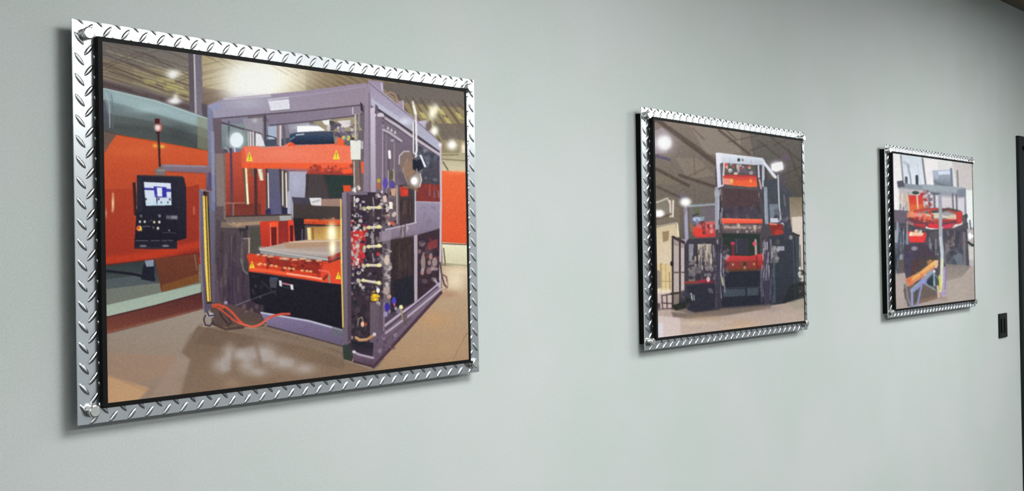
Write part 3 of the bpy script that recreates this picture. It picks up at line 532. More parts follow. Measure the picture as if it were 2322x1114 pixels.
    for xa, xb in ((308,322),(323,335),(341,350),(352,361),(366,378),(381,391)): L([(xa,546.5),(xb,547)], 1.5, (132,130,144), .85)
    E(324,559,8,2.4,(122,122,132)); E(375,559,8,2.4,(128,128,138)); L([(304,562),(400,565)], 1.5, (72,68,78), .7)
    c.bleed((228.8,94,.022), (1050,214,.018))
    return c.finish(1, 2.4, 3)

def paint_two():
    """Tall press in a dark hall."""
    c = Canvas(1476, 264, 1832, 774, (120, 108, 100), 5); P, L, E, G, R = c.P, c.L, c.E, c.G, c.R
    P([(1476,264),(1832,264),(1832,560),(1476,560)], ((142,128,118),(92,86,80))); P([(1560,280),(1680,300),(1680,350),(1600,352)], (156,144,132), .7); P([(1700,300),(1832,300),(1832,470),(1720,440)], ((110,106,100),(78,74,70)), .9)
    P([(1530,360),(1580,360),(1620,400),(1560,410)], (146,132,118), .6); P([(1484,400),(1540,400),(1540,420),(1484,420)], (126,116,98), .7)
    for a, b, w_, k in (((1484,270),(1622,374),9,.75), ((1500,276),(1530,310),3,.5), ((1518,290),(1626,368),3.5,.6), ((1630,296),(1700,352),6,.7), ((1640,290),(1668,316),3,.6), ((1484,384),(1560,424),7,.8), ((1540,400),(1650,436),7,.8), ((1484,424),(1540,450),5,.7),
                        ((1570,292),(1596,318),2.5,.5), ((1650,324),(1720,308),2.5,.5), ((1560,402),(1602,382),2.5,.5), ((1572,360),(1575,400),2,.4), ((1720,320),(1770,360),4,.5), ((1760,330),(1818,300),3,.5), ((1740,304),(1818,368),4,.5), ((1700,344),(1740,330),3,.5), ((1790,340),(1818,420),4,.5), ((1776,400),(1818,380),3,.5)):
        L([a, b], w_, (78,66,60), k, 1)
    G(1505,326,22,22,(206,196,216),.8); G(1505,326,15,15,(255,255,255),1,2); P([(1486,352),(1520,362),(1520,368),(1486,360)], (88,80,110), .8); P([(1484,300),(1500,290),(1520,310),(1510,350),(1486,350)], (214,204,222), .35)
    # left bay
    P([(1484,452),(1508,448),(1530,452),(1540,480),(1540,640),(1486,680)], (120,110,96)); P([(1486,460),(1512,450),(1516,490),(1486,496)], (132,126,114)); L([(1488,462),(1512,452),(1516,462)], 3, (208,196,182)); L([(1518,458),(1519,494)], 4, (226,214,202)); L([(1525,458),(1524,494)], 4, (236,224,214))
    G(1494,487,10,8,(255,255,255),1,1.6); L([(1486,500),(1520,488)], 5, (96,80,70), .8); P([(1486,520),(1530,508),(1536,536),(1530,600),(1522,690),(1488,690)], ((206,190,156),(226,206,194))); L([(1486,517),(1532,508)], 4, (164,154,144)); L([(1534,510),(1537,538)], 3.5, (236,226,196)); P([(1500,528),(1516,526),(1514,548),(1502,552)], (140,116,86), .8)
    P([(1490,600),(1520,600),(1520,664),(1492,664)], (212,190,140), .8); L([(1497,600),(1498,664)], 4, (150,120,80), .6); L([(1508,600),(1508,660)], 2, (176,148,100), .6); L([(1516,620),(1518,664)], 3, (140,112,74), .6); L([(1493,640),(1520,640)], 2, (160,130,84), .6); P([(1488,610),(1496,618),(1496,654),(1490,660)], (130,124,120), .8); L([(1488,660),(1520,664)], 10, (236,226,206), .7, 3)
    P([(1488,668),(1522,664),(1522,716),(1488,714)], (196,178,172)); 
    for a, b in (((1499,672),(1522,668)), ((1499,688),(1522,690)), ((1499,672),(1501,702)), ((1510,670),(1511,700)), ((1494,690),(1494,704)), ((1499,702),(1530,700))): L([a, b], 3, (72,56,62), .85)
    # gate
    P([(1524,545),(1562,545),(1562,700),(1524,710)], ((160,146,142),(128,116,108))); P([(1526,560),(1538,560),(1538,666),(1526,666)], (182,170,164)); P([(1542,564),(1552,566),(1552,662),(1542,662)], (190,176,174))
    for x in (1523.5, 1540): L([(x,545),(x,700)], 4, (56,44,46))
    L([(1524,540),(1560,558)], 6, (62,48,54)); L([(1524,620),(1556,620)], 3, (92,76,76)); E(1522,600,4,6,(40,32,34)); L([(1520,668),(1536,666)], 5, (60,52,44)); L([(1521,704),(1522,722)], 3, (88,70,66))
    # lamps on the tall frame left
    L([(1553,470),(1556,560)], 8, (164,160,186)); L([(1562,470),(1622,466)], 5, (150,160,172)); P([(1562,474),(1622,472),(1622,510),(1562,512)], (112,104,112)); P([(1572,472),(1586,472),(1588,492),(1570,494)], (102,104,84)); P([(1570,496),(1596,494),(1594,504),(1572,504)], (136,160,168)); E(1578,500,9,5,(176,190,222)); L([(1579,502),(1580,512)], 5, (134,130,170)); L([(1570,492),(1582,488)], 3, (50,56,76)); G(1546,450,9,6,(120,110,170),.5)
    P([(1552,440),(1560,470),(1540,520),(1536,470)], (120,104,96), .4)
    c.soften(1478,266,1620,500,1); G(1505,326,17,16,(255,255,255),1,2); G(1494,487,10,8,(255,255,255),1,1.8); G(1553,461,13,10,(255,255,255),1,1.8); G(1553,461,7,6,(255,255,255),1)
    # carousel arms, left
    P([(1568,520),(1586,510),(1600,506),(1622,504),(1622,540),(1578,542),(1568,532)], ((206,112,110),(190,56,60))); P([(1568,518),(1596,524),(1600,540),(1574,538)], (222,66,58)); c.blobs(1588,508,1620,532,18,[(226,150,144),(120,52,52),(196,90,90),(96,60,56)],2,5,.8); P([(1600,544),(1620,544),(1620,550),(1602,550)], (190,100,96)); P([(1562,510),(1570,510),(1572,530),(1564,528)], (140,110,84), .8)
    # dark machinery mass
    P([(1558,545),(1626,542),(1626,700),(1562,702),(1550,690),(1550,560)], (62,58,68)); P([(1580,556),(1612,556),(1612,610),(1582,612)], ((176,164,148),(140,128,126))); c.ticks(1562,548,1626,600,50,[(54,48,60),(150,140,140),(88,82,96),(200,186,160),(60,56,70)],8,34,4,.75); P([(1560,556),(1572,556),(1566,600),(1560,604)], (150,150,160), .8); P([(1560,610),(1576,606),(1574,640),(1560,642)], (150,138,136), .7)
    c.blobs(1556,596,1626,640,50,[(50,46,58),(100,94,104),(140,130,134),(70,66,76)],2,6,.7); L([(1552,643),(1584,642)], 6, (138,66,56)); L([(1584,641),(1602,638)], 7, (150,46,68)); L([(1600,644),(1614,640)], 6, (110,40,52)); E(1604,636,4,6,(206,180,184)); P([(1556,650),(1628,644),(1630,706),(1572,710),(1556,704)], (46,46,58)); L([(1565,668),(1567,682)], 3.5, (186,204,204)); L([(1571,672),(1572,682)], 2.5, (150,160,166)); P([(1602,656),(1612,656),(1616,668),(1606,666)], (90,86,98)); c.blobs(1540,664,1562,694,16,[(40,42,48),(60,58,70)],4,8,.7)
    P([(1520,694),(1550,686),(1556,700),(1530,706)], (40,42,36))
    # main frame of the press
    P([(1622,350),(1626,349),(1728,359),(1740,372),(1742,700),(1620,702)], (78,72,78)); P([(1633,372),(1722,378),(1722,434),(1636,428)], (92,84,84)); P([(1620,430),(1722,440),(1726,520),(1634,520)], ((82,66,72),(74,68,80))); P([(1640,430),(1720,434),(1716,470),(1644,470)], (82,64,68)); c.blobs(1640,474,1716,500,22,[(70,68,82),(92,90,104),(52,50,60)],3,7,.5)
    c.ticks(1624,430,1640,510,22,[(150,148,156),(84,80,88),(196,196,204),(60,56,64)],12,30,3,.8); c.ticks(1716,440,1730,515,14,[(150,148,156),(84,80,88),(60,56,64)],12,30,3,.8)
    P([(1640,370),(1650,371),(1650,386),(1641,388)], (226,94,86)); c.blobs(1640,374,1714,392,36,[(196,80,70),(110,104,96),(206,200,200),(84,100,80),(120,108,128)],2,4.5,.8); E(1655,389,5,4.5,(240,232,228)); E(1668,396,5,3,(226,200,180)); E(1703,394,5,4,(196,190,184)); L([(1652,390),(1712,394)], 4, (110,104,130), .5)
    P([(1634,399),(1718,402),(1722,426),(1700,427),(1636,420)], ((206,70,66),(250,112,76))); P([(1634,406),(1660,408),(1660,422),(1636,420)], (248,168,148), .8); P([(1660,412),(1716,412),(1720,425),(1660,424)], (250,106,60), .7); E(1659,413,3.4,4.2,(250,206,100)); E(1662,412,1.5,4,(180,160,50)); E(1702,413,3,4.5,(250,150,84)); L([(1636,400),(1718,402)], 4, (186,66,66), .9)
    P([(1622,349),(1628,348),(1730,360),(1735,366),(1735,378),(1634,371)], ((244,248,255),(200,208,226))); P([(1622,349),(1634,350),(1640,424),(1626,430)], ((246,246,255),(216,214,234))); L([(1634,374),(1636,420)], 4, (70,68,80), .85); L([(1641,372),(1640,400)], 3, (226,232,236)); P([(1672,361),(1678,361),(1678,368),(1672,368)], (66,60,76)); P([(1681,362),(1686,362),(1686,368),(1682,368)], (140,144,154)); L([(1655,360),(1655,370)], 1.5, (190,200,212)); L([(1703,366),(1703,374)], 1.5, (170,176,196))
    P([(1714,376),(1730,376),(1731,440),(1718,440)], (78,74,84)); L([(1720,378),(1721,404)], 4, (216,212,232)); L([(1731,376),(1731,424)], 6, (188,196,206)); L([(1722,410),(1726,430)], 4, (240,196,196), .8); L([(1734,372),(1746,388),(1759,404)], 6.5, (240,240,250)); L([(1742,388),(1754,404)], 2, (190,190,206))
    P([(1634,427),(1640,427),(1646,470),(1636,470)], (86,70,74), .8); L([(1624,430),(1624,520)], 8, (158,162,178)); L([(1629,440),(1628,500)], 2.5, (206,210,220), .8); P([(1618,436),(1632,432),(1632,446),(1620,452)], (180,182,196), .7)
    # right column, cab
    P([(1732,410),(1762,410),(1796,440),(1796,560),(1742,560),(1732,480)], (72,76,86)); P([(1744,466),(1764,466),(1764,500),(1746,500)], (122,134,146)); L([(1736,430),(1738,508)], 8, (148,158,172)); L([(1734,440),(1735,500)], 3, (176,184,196), .7); L([(1765,400),(1767,470),(1770,498)], 3.5, (196,200,206)); L([(1778,446),(1781,470)], 3.5, (128,122,126), .8); c.blobs(1756,480,1796,520,22,[(96,90,110),(56,58,68),(120,116,130)],3,7,.6); P([(1746,498),(1764,498),(1764,508),(1746,508)], (206,208,224)); c.blobs(1764,500,1776,516,8,[(216,212,222),(100,94,110)],2,4,.8)
    G(1763,379,14,12,(220,200,250),.7); P([(1750,374),(1775,368),(1778,386),(1760,392),(1750,388)], (255,255,255)); G(1763,380,15,11,(255,255,255),1,1.8); G(1784,358,8,8,(128,96,140),.6); P([(1768,392),(1784,400),(1784,440),(1768,430)], (88,84,104), .5)
    P([(1790,450),(1820,450),(1822,540),(1798,540),(1792,500)], ((130,118,98),(196,180,162))); P([(1796,496),(1820,494),(1822,700),(1810,560),(1798,536)], ((226,212,202),(190,182,176)))
    P([(1742,510),(1776,512),(1776,538),(1748,538)], (128,56,50)); P([(1758,524),(1775,526),(1775,538),(1756,538)], (176,60,50)); E(1763,519,4,3.5,(160,30,44)); L([(1745,511),(1760,512)], 4, (226,128,104))
    P([(1740,540),(1800,530),(1810,540),(1812,690),(1744,702)], ((58,62,72),(48,52,62))); P([(1796,530),(1812,536),(1811,690),(1800,692)], (66,74,84)); P([(1762,562),(1778,562),(1778,572),(1762,572)], (160,160,176)); P([(1728,552),(1740,552),(1740,570),(1728,570)], (176,172,186)); c.blobs(1742,548,1764,600,22,[(120,124,118),(180,176,172),(66,62,72),(90,88,84)],3,6,.7); P([(1776,520),(1796,520),(1796,548),(1778,548)], (66,66,80)); E(1793,542,4,5,(150,146,150)); L([(1798,534),(1812,538)], 4, (56,54,44))
    L([(1801,540),(1806,690)], 2, (44,44,52)); L([(1814,560),(1816,690)], 3, (96,90,86), .8); c.blobs(1812,610,1820,680,12,[(60,56,52),(226,222,216),(44,40,40)],2,5,.8); P([(1790,650),(1822,640),(1822,690),(1770,694)], (40,42,42), .7)
    # middle: orange table and lower orange block
    P([(1634,498),(1650,498),(1728,500),(1728,510),(1636,510)], ((250,120,92),(236,84,60))); P([(1636,512),(1728,513),(1724,530),(1640,532)], ((130,108,110),(92,80,84))); L([(1640,518),(1700,520)], 5, (196,178,160), .8, 1); c.blobs(1636,512,1722,530,26,[(206,192,176),(96,80,90),(76,66,76),(170,150,150)],2,4,.7)
    P([(1636,532),(1722,534),(1722,584),(1638,584)], ((40,52,48),(50,56,52))); P([(1664,544),(1696,544),(1696,580),(1666,580)], (56,56,68)); L([(1668,546),(1669,576)], 2.5, (80,80,96)); L([(1660,556),(1661,580)], 6, (110,48,56)); E(1660,555,5,4,(190,60,86)); L([(1712,548),(1713,580)], 5, (176,160,158)); E(1709,556,4,5,(214,80,106)); P([(1636,556),(1650,560),(1650,590),(1640,590)], (60,56,60))
    P([(1644,582),(1700,584),(1728,578),(1730,616),(1700,620),(1644,618)], ((214,66,68),(110,44,40))); P([(1640,596),(1712,594),(1712,614),(1640,614)], (128,60,54), .75); P([(1644,584),(1652,580),(1652,592),(1644,592)], (226,66,90)); E(1687,604,4,8,(66,58,46)); E(1660,603,2.5,3,(190,140,124)); E(1708,602,2.5,3,(206,130,80)); E(1687,610,3,4,(170,130,96)); L([(1644,600),(1644,616)], 3, (80,36,36), .7); L([(1714,584),(1716,614)], 3, (96,40,40), .8); P([(1640,614),(1730,612),(1730,620),(1640,624)], (84,66,44), .8)
    P([(1632,620),(1740,616),(1740,692),(1634,700)], (40,42,54)); P([(1636,658),(1688,658),(1688,674),(1638,676)], (66,76,86)); P([(1692,656),(1718,656),(1718,672),(1692,674)], (68,78,86)); L([(1634,656),(1734,654)], 2, (90,84,96), .5)
    for a, b in ((1620,1640), (1726,1756)): c.ticks(a,540,b,640,44,[(160,152,170),(78,70,90),(52,50,64),(120,112,130),(196,190,200)],14,44,3,.75); 
    c.ticks(1722,600,1752,680,20,[(76,74,96),(44,46,60),(96,92,110)],20,50,4,.7); L([(1754,600),(1755,688)], 3.5, (80,92,104), .8); L([(1634,560),(1642,640)], .01, (0,0,0), 0); E(1636,640,3,10,(150,144,84), .8); L([(1632,620),(1638,650)], 2.5, (190,190,196), .8); L([(1626,560),(1628,700)], 9, (54,50,66), .8); P([(1728,640),(1742,640),(1744,692),(1730,694)], (62,58,74)); c.blobs(1638,560,1650,630,14,[(96,90,104),(176,176,180),(60,56,70)],2,5,.6)
    # floor
    P([(1484,708),(1522,704),(1560,712),(1640,704),(1746,696),(1800,688),(1832,676),(1832,774),(1484,774)], ((172,154,146),(196,176,164)))
    P([(1520,708),(1560,712),(1640,702),(1746,694),(1746,702),(1640,718),(1560,724),(1524,720)], (104,92,84), .8); P([(1486,716),(1540,722),(1540,774),(1486,774)], (212,196,194), .8); P([(1486,730),(1502,732),(1502,774),(1486,774)], (214,212,222), .8); G(1680,736,34,9,(196,166,136),.7); G(1600,722,40,5,(176,150,122),.7); G(1580,734,40,5,(214,190,170),.6); L([(1640,748),(1710,742)], 6, (206,176,146), .7, 2); G(1750,704,24,6,(150,136,132),.6); G(1790,720,30,14,(190,172,160),.6); P([(1780,690),(1800,684),(1832,676),(1832,700),(1800,706)], (160,154,138), .7)
    c.soften(1486,700,1822,770,4); c.bleed((1483,273,.016), (1819,320,.007))
    return c.finish(1, 2.6, 4)

def paint_three():
    """Bright hall with a red carousel machine."""
    c = Canvas(2018, 338, 2216, 716, (222, 222, 222), 7); P, L, E, G, R = c.P, c.L, c.E, c.G, c.R
    P([(2018,338),(2216,338),(2216,720),(2018,720)], ((222,222,222),(206,200,200))); P([(2156,350),(2216,360),(2216,440),(2170,420)], (202,196,196)); P([(2046,350),(2092,356),(2096,420),(2048,416)], ((208,216,226),(222,228,238))); P([(2190,430),(2206,430),(2206,540),(2192,520)], (232,238,236)); P([(2096,360),(2130,362),(2116,420),(2098,420)], (234,230,232)); P([(2024,346),(2042,348),(2046,410),(2034,500),(2026,500)], (236,234,236))
    L([(2043,352),(2048,412)], 3.5, (146,146,152)); L([(2058,372),(2064,400),(2066,420)], 3, (132,142,156)); L([(2092,358),(2095,384),(2099,420)], 3.6, (116,120,128)); L([(2050,368),(2062,376),(2060,390)], 5, (170,178,196), .7, 1); L([(2081,370),(2084,408)], 2, (200,206,214)); L([(2171,386),(2172,424)], 3.6, (128,126,130)); L([(2166,366),(2216,372)], 2, (196,190,192), .7)
    P([(2114,386),(2156,384),(2160,424),(2118,420)], ((176,184,200),(116,126,136))); P([(2128,388),(2154,386),(2155,394),(2128,396)], (212,220,238)); L([(2157,382),(2159,422)], 4.5, (112,124,142)); P([(2114,386),(2128,386),(2128,406),(2116,404)], (176,184,206), .7); L([(2119,412),(2150,424),(2158,422)], 5, (112,118,128))
    L([(2055,404),(2056,432)], 6, (60,70,82)); E(2059,426,7,7,(76,86,100)); L([(2079,400),(2080,432)], 6, (50,60,68)); E(2082,428,6,6,(70,82,92)); L([(2053,402),(2057,418)], 2, (110,116,126)); L([(2086,408),(2088,424)], 3, (196,204,212))
    # main beam
    P([(2034,412),(2060,418),(2090,420),(2140,424),(2190,426),(2190,444),(2150,450),(2110,440),(2036,428)], ((132,140,152),(156,162,172))); P([(2034,412),(2048,410),(2052,424),(2036,426)], (84,84,96)); P([(2090,418),(2186,424),(2188,436),(2096,432)], (156,166,174)); P([(2170,430),(2190,426),(2190,446),(2172,448)], (128,132,146))
    # interior
    P([(2038,428),(2092,432),(2100,440),(2186,448),(2188,500),(2040,500)], (186,180,186)); c.ticks(2040,434,2060,490,34,[(120,112,124),(226,222,226),(150,140,150),(90,84,96),(206,180,150)],8,28,3.4,.8); P([(2134,448),(2160,450),(2160,478),(2136,478)], (206,200,206)); P([(2172,450),(2186,450),(2186,490),(2172,486)], (210,206,216))
    for x in (2106, 2118, 2130, 2160, 2168): L([(x,440),(x+1,480)], 4, (92,92,104), .8)
    for x in (2111, 2124, 2164): L([(x,446),(x+1,476)], 4, (222,220,224), .8)
    L([(2100,438),(2130,440)], 5, (84,88,96), .8); L([(2188,446),(2189,486)], 3.5, (132,134,150)); c.blobs(2092,432,2112,480,24,[(230,226,230),(110,100,110),(190,120,120),(150,60,60)],2,4,.8)
    # carousel ring
    P([(2060,444),(2092,444),(2094,480),(2096,498),(2064,496)], ((206,62,60),(214,92,56))); P([(2064,464),(2094,464),(2094,484),(2064,484)], (214,112,66), .7); L([(2079,440),(2081,476)], 3.6, (214,200,172)); L([(2057,440),(2061,478)], 4, (206,190,160)); c.blobs(2058,470,2100,496,10,[(226,120,70),(170,60,50)],2,5,.5); E(2090,442,4,4,(180,50,70)); E(2076,438,8,4,(60,76,62))
    P([(2028,478),(2060,480),(2060,510),(2030,520)], (104,96,110)); E(2120,494,64,22,(96,72,84)); E(2120,490,58,17,(196,74,66)); E(2124,488,44,11,(124,122,116)); E(2122,490,30,6,(214,204,184), .9); L([(2066,488),(2098,490)], 9, (236,160,150), .8, 2); P([(2056,484),(2070,478),(2074,496),(2056,496)], (226,140,100), .8); E(2158,492,18,6,(222,206,182),.8); E(2146,486,10,5,(160,156,162), .9); L([(2110,482),(2150,474),(2176,480)], 6, (70,64,62), .8); P([(2166,480),(2182,480),(2180,506),(2170,510)], (196,66,62))
    P([(2102,490),(2130,500),(2130,512),(2102,502)], (226,96,78)); c.blobs(2094,482,2116,502,14,[(226,120,90),(96,90,84),(206,190,170),(190,60,60)],2,4.5,.8); P([(2050,500),(2170,500),(2160,516),(2060,516)], (110,60,66), .6)
    P([(2070,508),(2098,510),(2098,520),(2074,518)], (170,60,64)); P([(2104,508),(2128,509),(2128,520),(2104,518)], (206,56,66)); P([(2136,512),(2164,506),(2158,518),(2138,522)], (196,64,84)); L([(2062,514),(2080,528),(2160,524)], 5, (60,66,60), .9); c.blobs(2060,496,2100,506,10,[(120,50,60),(230,140,120),(90,60,70)],2,4,.7); P([(2180,488),(2192,486),(2192,510),(2182,510)], (96,88,98)); E(2190,490,3.5,6,(60,76,68))
    # lower body
    P([(2034,506),(2064,512),(2110,522),(2160,518),(2194,504),(2196,532),(2040,540)], (72,68,76), .92)
    P([(2028,505),(2060,510),(2060,530),(2196,520),(2196,610),(2150,640),(2100,640),(2032,660)], (80,76,86)); c.ticks(2028,500,2060,590,60,[(150,158,170),(84,92,110),(50,56,66),(120,130,146),(180,186,196)],20,60,3.6,.8)
    P([(2056,526),(2100,530),(2096,552),(2062,552)], (214,58,60)); P([(2064,528),(2094,530),(2090,538),(2062,540)], (226,196,168)); c.blobs(2062,524,2092,536,10,[(240,220,196),(230,180,160)],2,4,.8); P([(2060,538),(2096,537),(2096,550),(2062,552)], (222,60,62)); c.ticks(2098,526,2130,590,40,[(84,92,106),(50,54,62),(140,150,164),(100,84,80)],12,34,4,.7)
    P([(2048,558),(2098,552),(2124,590),(2124,600),(2060,660),(2048,620)], ((74,64,78),(72,60,66))); P([(2050,572),(2070,570),(2066,640),(2050,630)], (72,66,86)); E(2072,566,7,5,(150,144,162), .9); P([(2080,590),(2126,580),(2126,600),(2080,620)], (74,68,66), .8); P([(2066,596),(2094,592),(2076,628),(2062,630)], (80,62,64))
    P([(2034,592),(2048,592),(2050,624),(2036,624)], (92,86,84)); P([(2140,526),(2196,520),(2198,600),(2142,606)], ((70,68,80),(90,88,96))); c.ticks(2142,524,2194,580,40,[(96,84,96),(56,58,68),(130,118,128),(60,70,80)],14,40,4,.7); c.blobs(2146,560,2190,612,36,[(70,76,88),(96,98,106),(60,62,70),(116,118,126)],4,9,.7); P([(2160,580),(2180,578),(2184,606),(2170,606)], (104,112,124)); L([(2185,530),(2186,606)], 6, (120,114,118), .9); c.blobs(2150,540,2170,560,14,[(120,110,110),(70,66,70)],3,6,.6)
    P([(2192,520),(2212,512),(2214,604),(2196,606)], (186,178,178)); E(2198,536,4,8,(246,250,252)); L([(2194,550),(2204,558)], 5, (48,56,54)); P([(2194,560),(2204,560),(2204,590),(2196,590)], (206,200,198)); L([(2198,500),(2200,520)], 3, (90,94,100)); P([(2190,560),(2194,560),(2196,612),(2190,610)], (70,72,82))
    # floor
    P([(2028,625),(2050,622),(2060,664),(2120,640),(2142,606),(2216,604),(2216,720),(2026,720)], ((172,160,154),(164,152,148))); P([(2142,600),(2200,604),(2180,630),(2142,640)], ((128,120,118),(150,138,132)), .9); P([(2046,660),(2060,650),(2110,640),(2124,660),(2124,680),(2056,700)], (104,92,88)); G(2170,670,26,20,(178,166,154),.6); G(2038,660,10,24,(182,170,166),.5); L([(2076,690),(2130,676),(2140,680)], 8, (150,118,96), .5, 2)
    # conveyor
    P([(2052,636),(2080,622),(2118,592),(2126,592),(2126,604),(2100,624),(2060,654)], ((222,176,110),(206,132,84))); P([(2052,638),(2066,632),(2070,648),(2058,654)], (206,110,72)); L([(2058,648),(2090,632),(2122,602)], 4, (196,130,100), .8); P([(2116,594),(2126,592),(2124,610),(2118,610)], (220,180,150)); c.blobs(2078,622,2102,634,8,[(196,110,90),(160,136,96)],2,4,.7); L([(2066,638),(2096,616),(2118,598)], 3, (232,176,104), .8); E(2116,618,3.4,4,(226,200,206)); E(2098,628,3,4,(236,190,180)); P([(2100,596),(2108,590),(2114,594),(2102,604)], (222,150,80), .6)
    L([(2110,620),(2090,640),(2066,662)], 9, (140,154,176), .95); L([(2096,638),(2072,664)], 4, (134,136,196)); E(2094,642,7,6,(140,140,206)); L([(2116,622),(2117,654)], 3.4, (148,166,182)); L([(2118,624),(2128,640)], 3, (110,136,146)); P([(2098,642),(2114,628),(2114,652),(2104,650)], (44,58,68)); P([(2118,626),(2128,640),(2126,656),(2119,654)], (56,72,72), .9); L([(2094,646),(2118,660)], 3.4, (130,150,156)); L([(2066,666),(2066,698)], 4.4, (150,150,206)); L([(2088,650),(2078,696)], 4, (140,142,196)); L([(2052,648),(2056,680),(2064,700)], 4, (120,130,140), .9); L([(2049,650),(2051,682)], 2.5, (92,66,56), .8); L([(2066,700),(2078,700)], 5, (120,130,152)); P([(2074,662),(2080,660),(2076,690),(2070,690)], (70,82,74)); L([(2118,654),(2122,660)], 4, (70,84,84)); L([(2124,652),(2126,676)], 5, (196,172,158))
    # tall post
    P([(2128,440),(2135,440),(2136,540),(2139,570),(2137,640),(2129,640),(2131,580),(2128,530)], ((150,154,172),(178,188,186))); L([(2131,540),(2134,580),(2134,620)], 6, (186,194,206)); L([(2135,590),(2134,640),(2130,664)], 5, (214,214,172)); L([(2128,628),(2130,660)], 3.6, (206,196,80)); L([(2138,610),(2138,660),(2137,676)], 5, (170,160,190), .9); L([(2142,610),(2141,660)], 3, (130,116,170), .8); L([(2131,668),(2141,668)], 5, (160,136,190), .8); L([(2128,560),(2128,600)], 2.5, (60,68,74), .7)
    c.bleed((2025.5,348,.0126), (2204,370,.0116))
    return c.finish(2, 2.6, 4)


def homography(src, dst):
    A = []; B = []
    for (x, y), (u, v) in zip(src, dst):
        A.append([x, y, 1, 0, 0, 0, -u*x, -u*y]); B.append(u)
        A.append([0, 0, 0, x, y, 1, -v*x, -v*y]); B.append(v)
    return np.append(np.linalg.solve(np.array(A, float), np.array(B, float)), 1).reshape(3, 3)

# ------------------------------------------------------------------ diamond plate frames with raised prints
PW, PH = 0.990, 0.6762           # tread plate
BX, BZ = 0.04755, 0.0331         # plate edge to printed image
RIM = 0.0080                     # black rim of the panel round the image
PROUD = 0.0120                   # panel depth in front of the plate
M_plate = mat('aluminium_tread_plate', (205, 210, 214), rough=.25, metal=1)
noise_bump(M_plate, 30, .04, .001)
M_lugm = mat('polished_standoff_cap', (225, 226, 222), rough=.22, metal=1)
M_panel = mat('black_panel_board', (4, 5, 5), rough=.6, spec=.15)

def print_material(k):
    m = bpy.data.materials.new('printed_photograph'); m.use_nodes = True
    nt = m.node_tree; b = nt.nodes['Principled BSDF']
    at = nt.nodes.new('ShaderNodeAttribute'); at.attribute_name = 'ink'
    nt.links.new(at.outputs['Color'], b.inputs['Base Color'])
    b.inputs['Roughness'].default_value = .6; b.inputs['Specular IOR Level'].default_value = .08
    return m

def tread_plate(parent):
    bm = bmesh.new(); t = .003
    box(bm, -PW/2, PW/2, 0, t, -PH/2, PH/2)
    pitch = .0345; ln, wd, hh = .0135, .0042, .0018
    ox, oz = -PW/2, PH/2
    keep_x, keep_z = PW/2-BX+RIM-.004, PH/2-BZ+RIM-.004
    for fam in (0, 1):
        for i in range(-1, 31):
            for j in range(-1, 21):
                cx = ox + .012 + pitch*(i + .5*fam); cz = oz - (.031 + pitch*(j - .5*fam))
                if abs(cx) < keep_x-.006 and abs(cz) < keep_z-.006: continue
                a = math.radians(-50 if fam == 0 else 50)
                ca, sa = math.cos(a), math.sin(a); n = 14; base = []; mid = []; top = []
                ok = False
                for q in range(n):
                    th = 2*math.pi*q/n; u = math.cos(th); v = math.sin(th)
                    # lens outline with pointed ends
                    vv = math.copysign(abs(v)**1.25, v)
                    for lst, k, y in ((base, 1.0, .0), (mid, .84, -hh*.5), (top, .25, -hh)):
                        x = cx + (u*ln*(k*.85+.15 if k < 1 else 1))*ca - vv*wd*k*sa
                        z = cz + (u*ln*(k*.85+.15 if k < 1 else 1))*sa + vv*wd*k*ca
                        ok = ok or (abs(x) < PW/2 and abs(z) < PH/2)
                        x = min(max(x, -PW/2+.0002), PW/2-.0002); z = min(max(z, -PH/2+.0002), PH/2-.0002)
                        lst.append((x, y, z))
                if not ok or abs(cx) > PW/2+.004 or abs(cz) > PH/2+.004: continue
                vb = [[bm.verts.new(p) for p in lst] for lst in (base, mid, top)]
                for A, B in ((vb[0], vb[1]), (vb[1], vb[2])):
                    for q in range(n):
                        f = bm.faces.new((A[q], A[(q+1) % n], B[(q+1) % n], B[q])); f.smooth = True
                f = bm.faces.new(vb[2]); f.smooth = True
    me = bpy.data.meshes.new('tread_plate')
    bmesh.ops.recalc_face_normals(bm, faces=bm.faces)
    bm.to_mesh(me); bm.free(); me.materials.append(M_plate)
    o = bpy.data.objects.new('tread_plate', me); COL.objects.link(o); o.parent = parent
    return o

def standoff(parent, x, z):
    """Cap in front of the plate and barrel behind it, turned round the wall's normal."""
    bm = bmesh.new()
    prof = [(0, -.0135), (.0085, -.0135), (.0102, -.0125), (.0108, -.011), (.0108, -.0008), (.0098, -.0003), (.0098, .0030), (.0095, .0032), (.0095, STAND), (0, STAND)]
    n = 28; rings = []
    for r, y in prof:
        if r == 0: rings.append([bm.verts.new((x, y, z))]); continue
        rings.append([bm.verts.new((x+r*math.cos(2*math.pi*q/n), y, z+r*math.sin(2*math.pi*q/n))) for q in range(n)])
    for A, B in zip(rings[:-1], rings[1:]):
        for q in range(n):
            if len(A) == 1: bm.faces.new((A[0], B[q], B[(q+1) % n]))
            elif len(B) == 1: bm.faces.new((A[q], A[(q+1) % n], B[0]))
            else: bm.faces.new((A[q], A[(q+1) % n], B[(q+1) % n], B[q]))
    return obj('standoff_bolt', bm, M_lugm, parent)

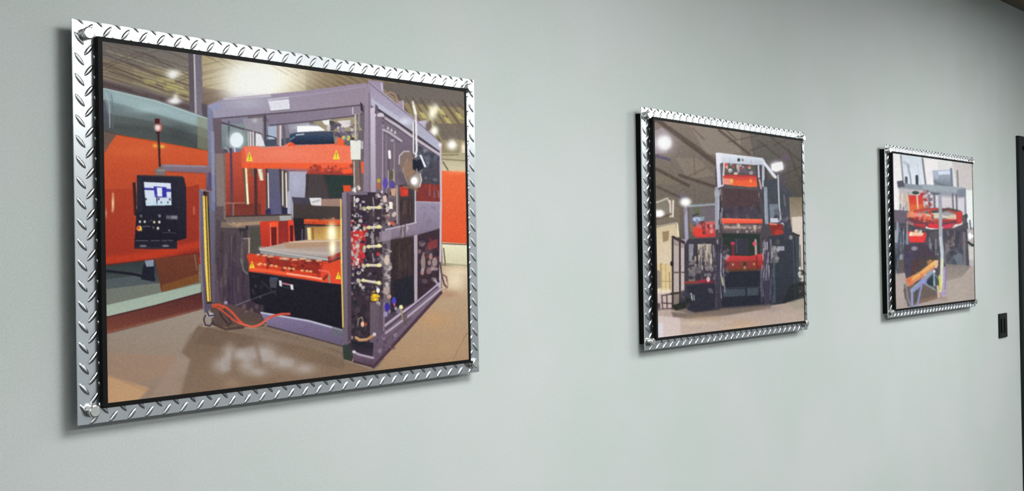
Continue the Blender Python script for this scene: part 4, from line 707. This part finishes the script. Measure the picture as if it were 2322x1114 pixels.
def printed(parent, cv, corners, nx, nz, gain):
    iw, ih = PW-2*BX, PH-2*BZ
    Hm = homography([(0, 0), (1, 0), (1, 1), (0, 1)], corners)
    U, V = np.meshgrid(np.linspace(0, 1, nx), np.linspace(0, 1, nz)); U = U.ravel(); V = V.ravel()
    q = Hm @ np.stack([U, V, np.ones_like(U)])
    rgb = np.clip(lin(cv.sample(q[0]/q[2], q[1]/q[2])) - .006, .004, 1) / gain
    co = np.stack([-iw/2+U*iw, np.full_like(U, -PROUD-.0003), ih/2-V*ih], 1)
    me = bpy.data.meshes.new('printed_picture')
    nf = (nx-1)*(nz-1)
    ii = np.arange(nz-1)[:, None]*nx+np.arange(nx-1)[None]
    ii = ii.ravel(); faces = np.stack([ii, ii+nx, ii+nx+1, ii+1], 1).astype(np.int32)
    me.vertices.add(nx*nz); me.vertices.foreach_set('co', co.astype(np.float32).ravel())
    me.loops.add(nf*4); me.loops.foreach_set('vertex_index', faces.ravel())
    me.polygons.add(nf); me.polygons.foreach_set('loop_start', np.arange(0, nf*4, 4, dtype=np.int32))
    me.update(calc_edges=True)
    at = me.color_attributes.new('ink', 'FLOAT_COLOR', 'POINT')
    at.data.foreach_set('color', np.concatenate([np.clip(rgb, 0, .95), np.ones((nx*nz, 1))], 1).astype(np.float32).ravel())
    me.materials.append(print_material(0))
    o = bpy.data.objects.new('printed_picture', me); COL.objects.link(o); o.parent = parent
    return o

def framed_print(xc, zc, roll, label, cv, corners, nx, nz, gain):
    t = thing('framed_print', label, 'framed picture', (xc, -STAND, zc), 'machine prints on diamond plate')
    t.rotation_euler = (0, -roll, 0)
    tread_plate(t)
    boxobj('backing_board', (-PW/2+.013, PW/2-.013, .0031, STAND, -PH/2+.016, PH/2-.016), M_panel, t)
    a, b_ = PW/2-BX+RIM, PH/2-BZ+RIM
    pn = boxobj('print_panel', (-a, a, -PROUD, -.0002, -b_, b_), M_panel, t)
    printed(pn, cv, corners, nx, nz, gain)
    for sx in (-1, 1):
        for sz in (-1, 1): standoff(t, sx*(PW/2-.024), sz*(PH/2-.022))
    return t

framed_print(0.97577+PW/2, ZC, 0.00098,
    'framed print of an orange and grey press with control screen, leftmost and nearest', paint_one(),
    [(228.8,94),(1050,213.7),(1061,818.5),(246.8,913)], 940, 640, 1.16)
framed_print(2.65203+PW/2, ZC-.00334, -0.00261,
    'framed print of a tall narrow press in a dark hall, middle of three', paint_two(),
    [(1483,273),(1819,320.5),(1822,731),(1491,765.6)], 460, 470, 1.22)
framed_print(4.33349+PW/2, ZC-.00233, 0.00163,
    'framed print of a red carousel machine in a white hall, nearest the door', paint_three(),
    [(2025.5,347.9),(2204,370),(2207.6,681),(2030,705.7)], 300, 380, 1.17)
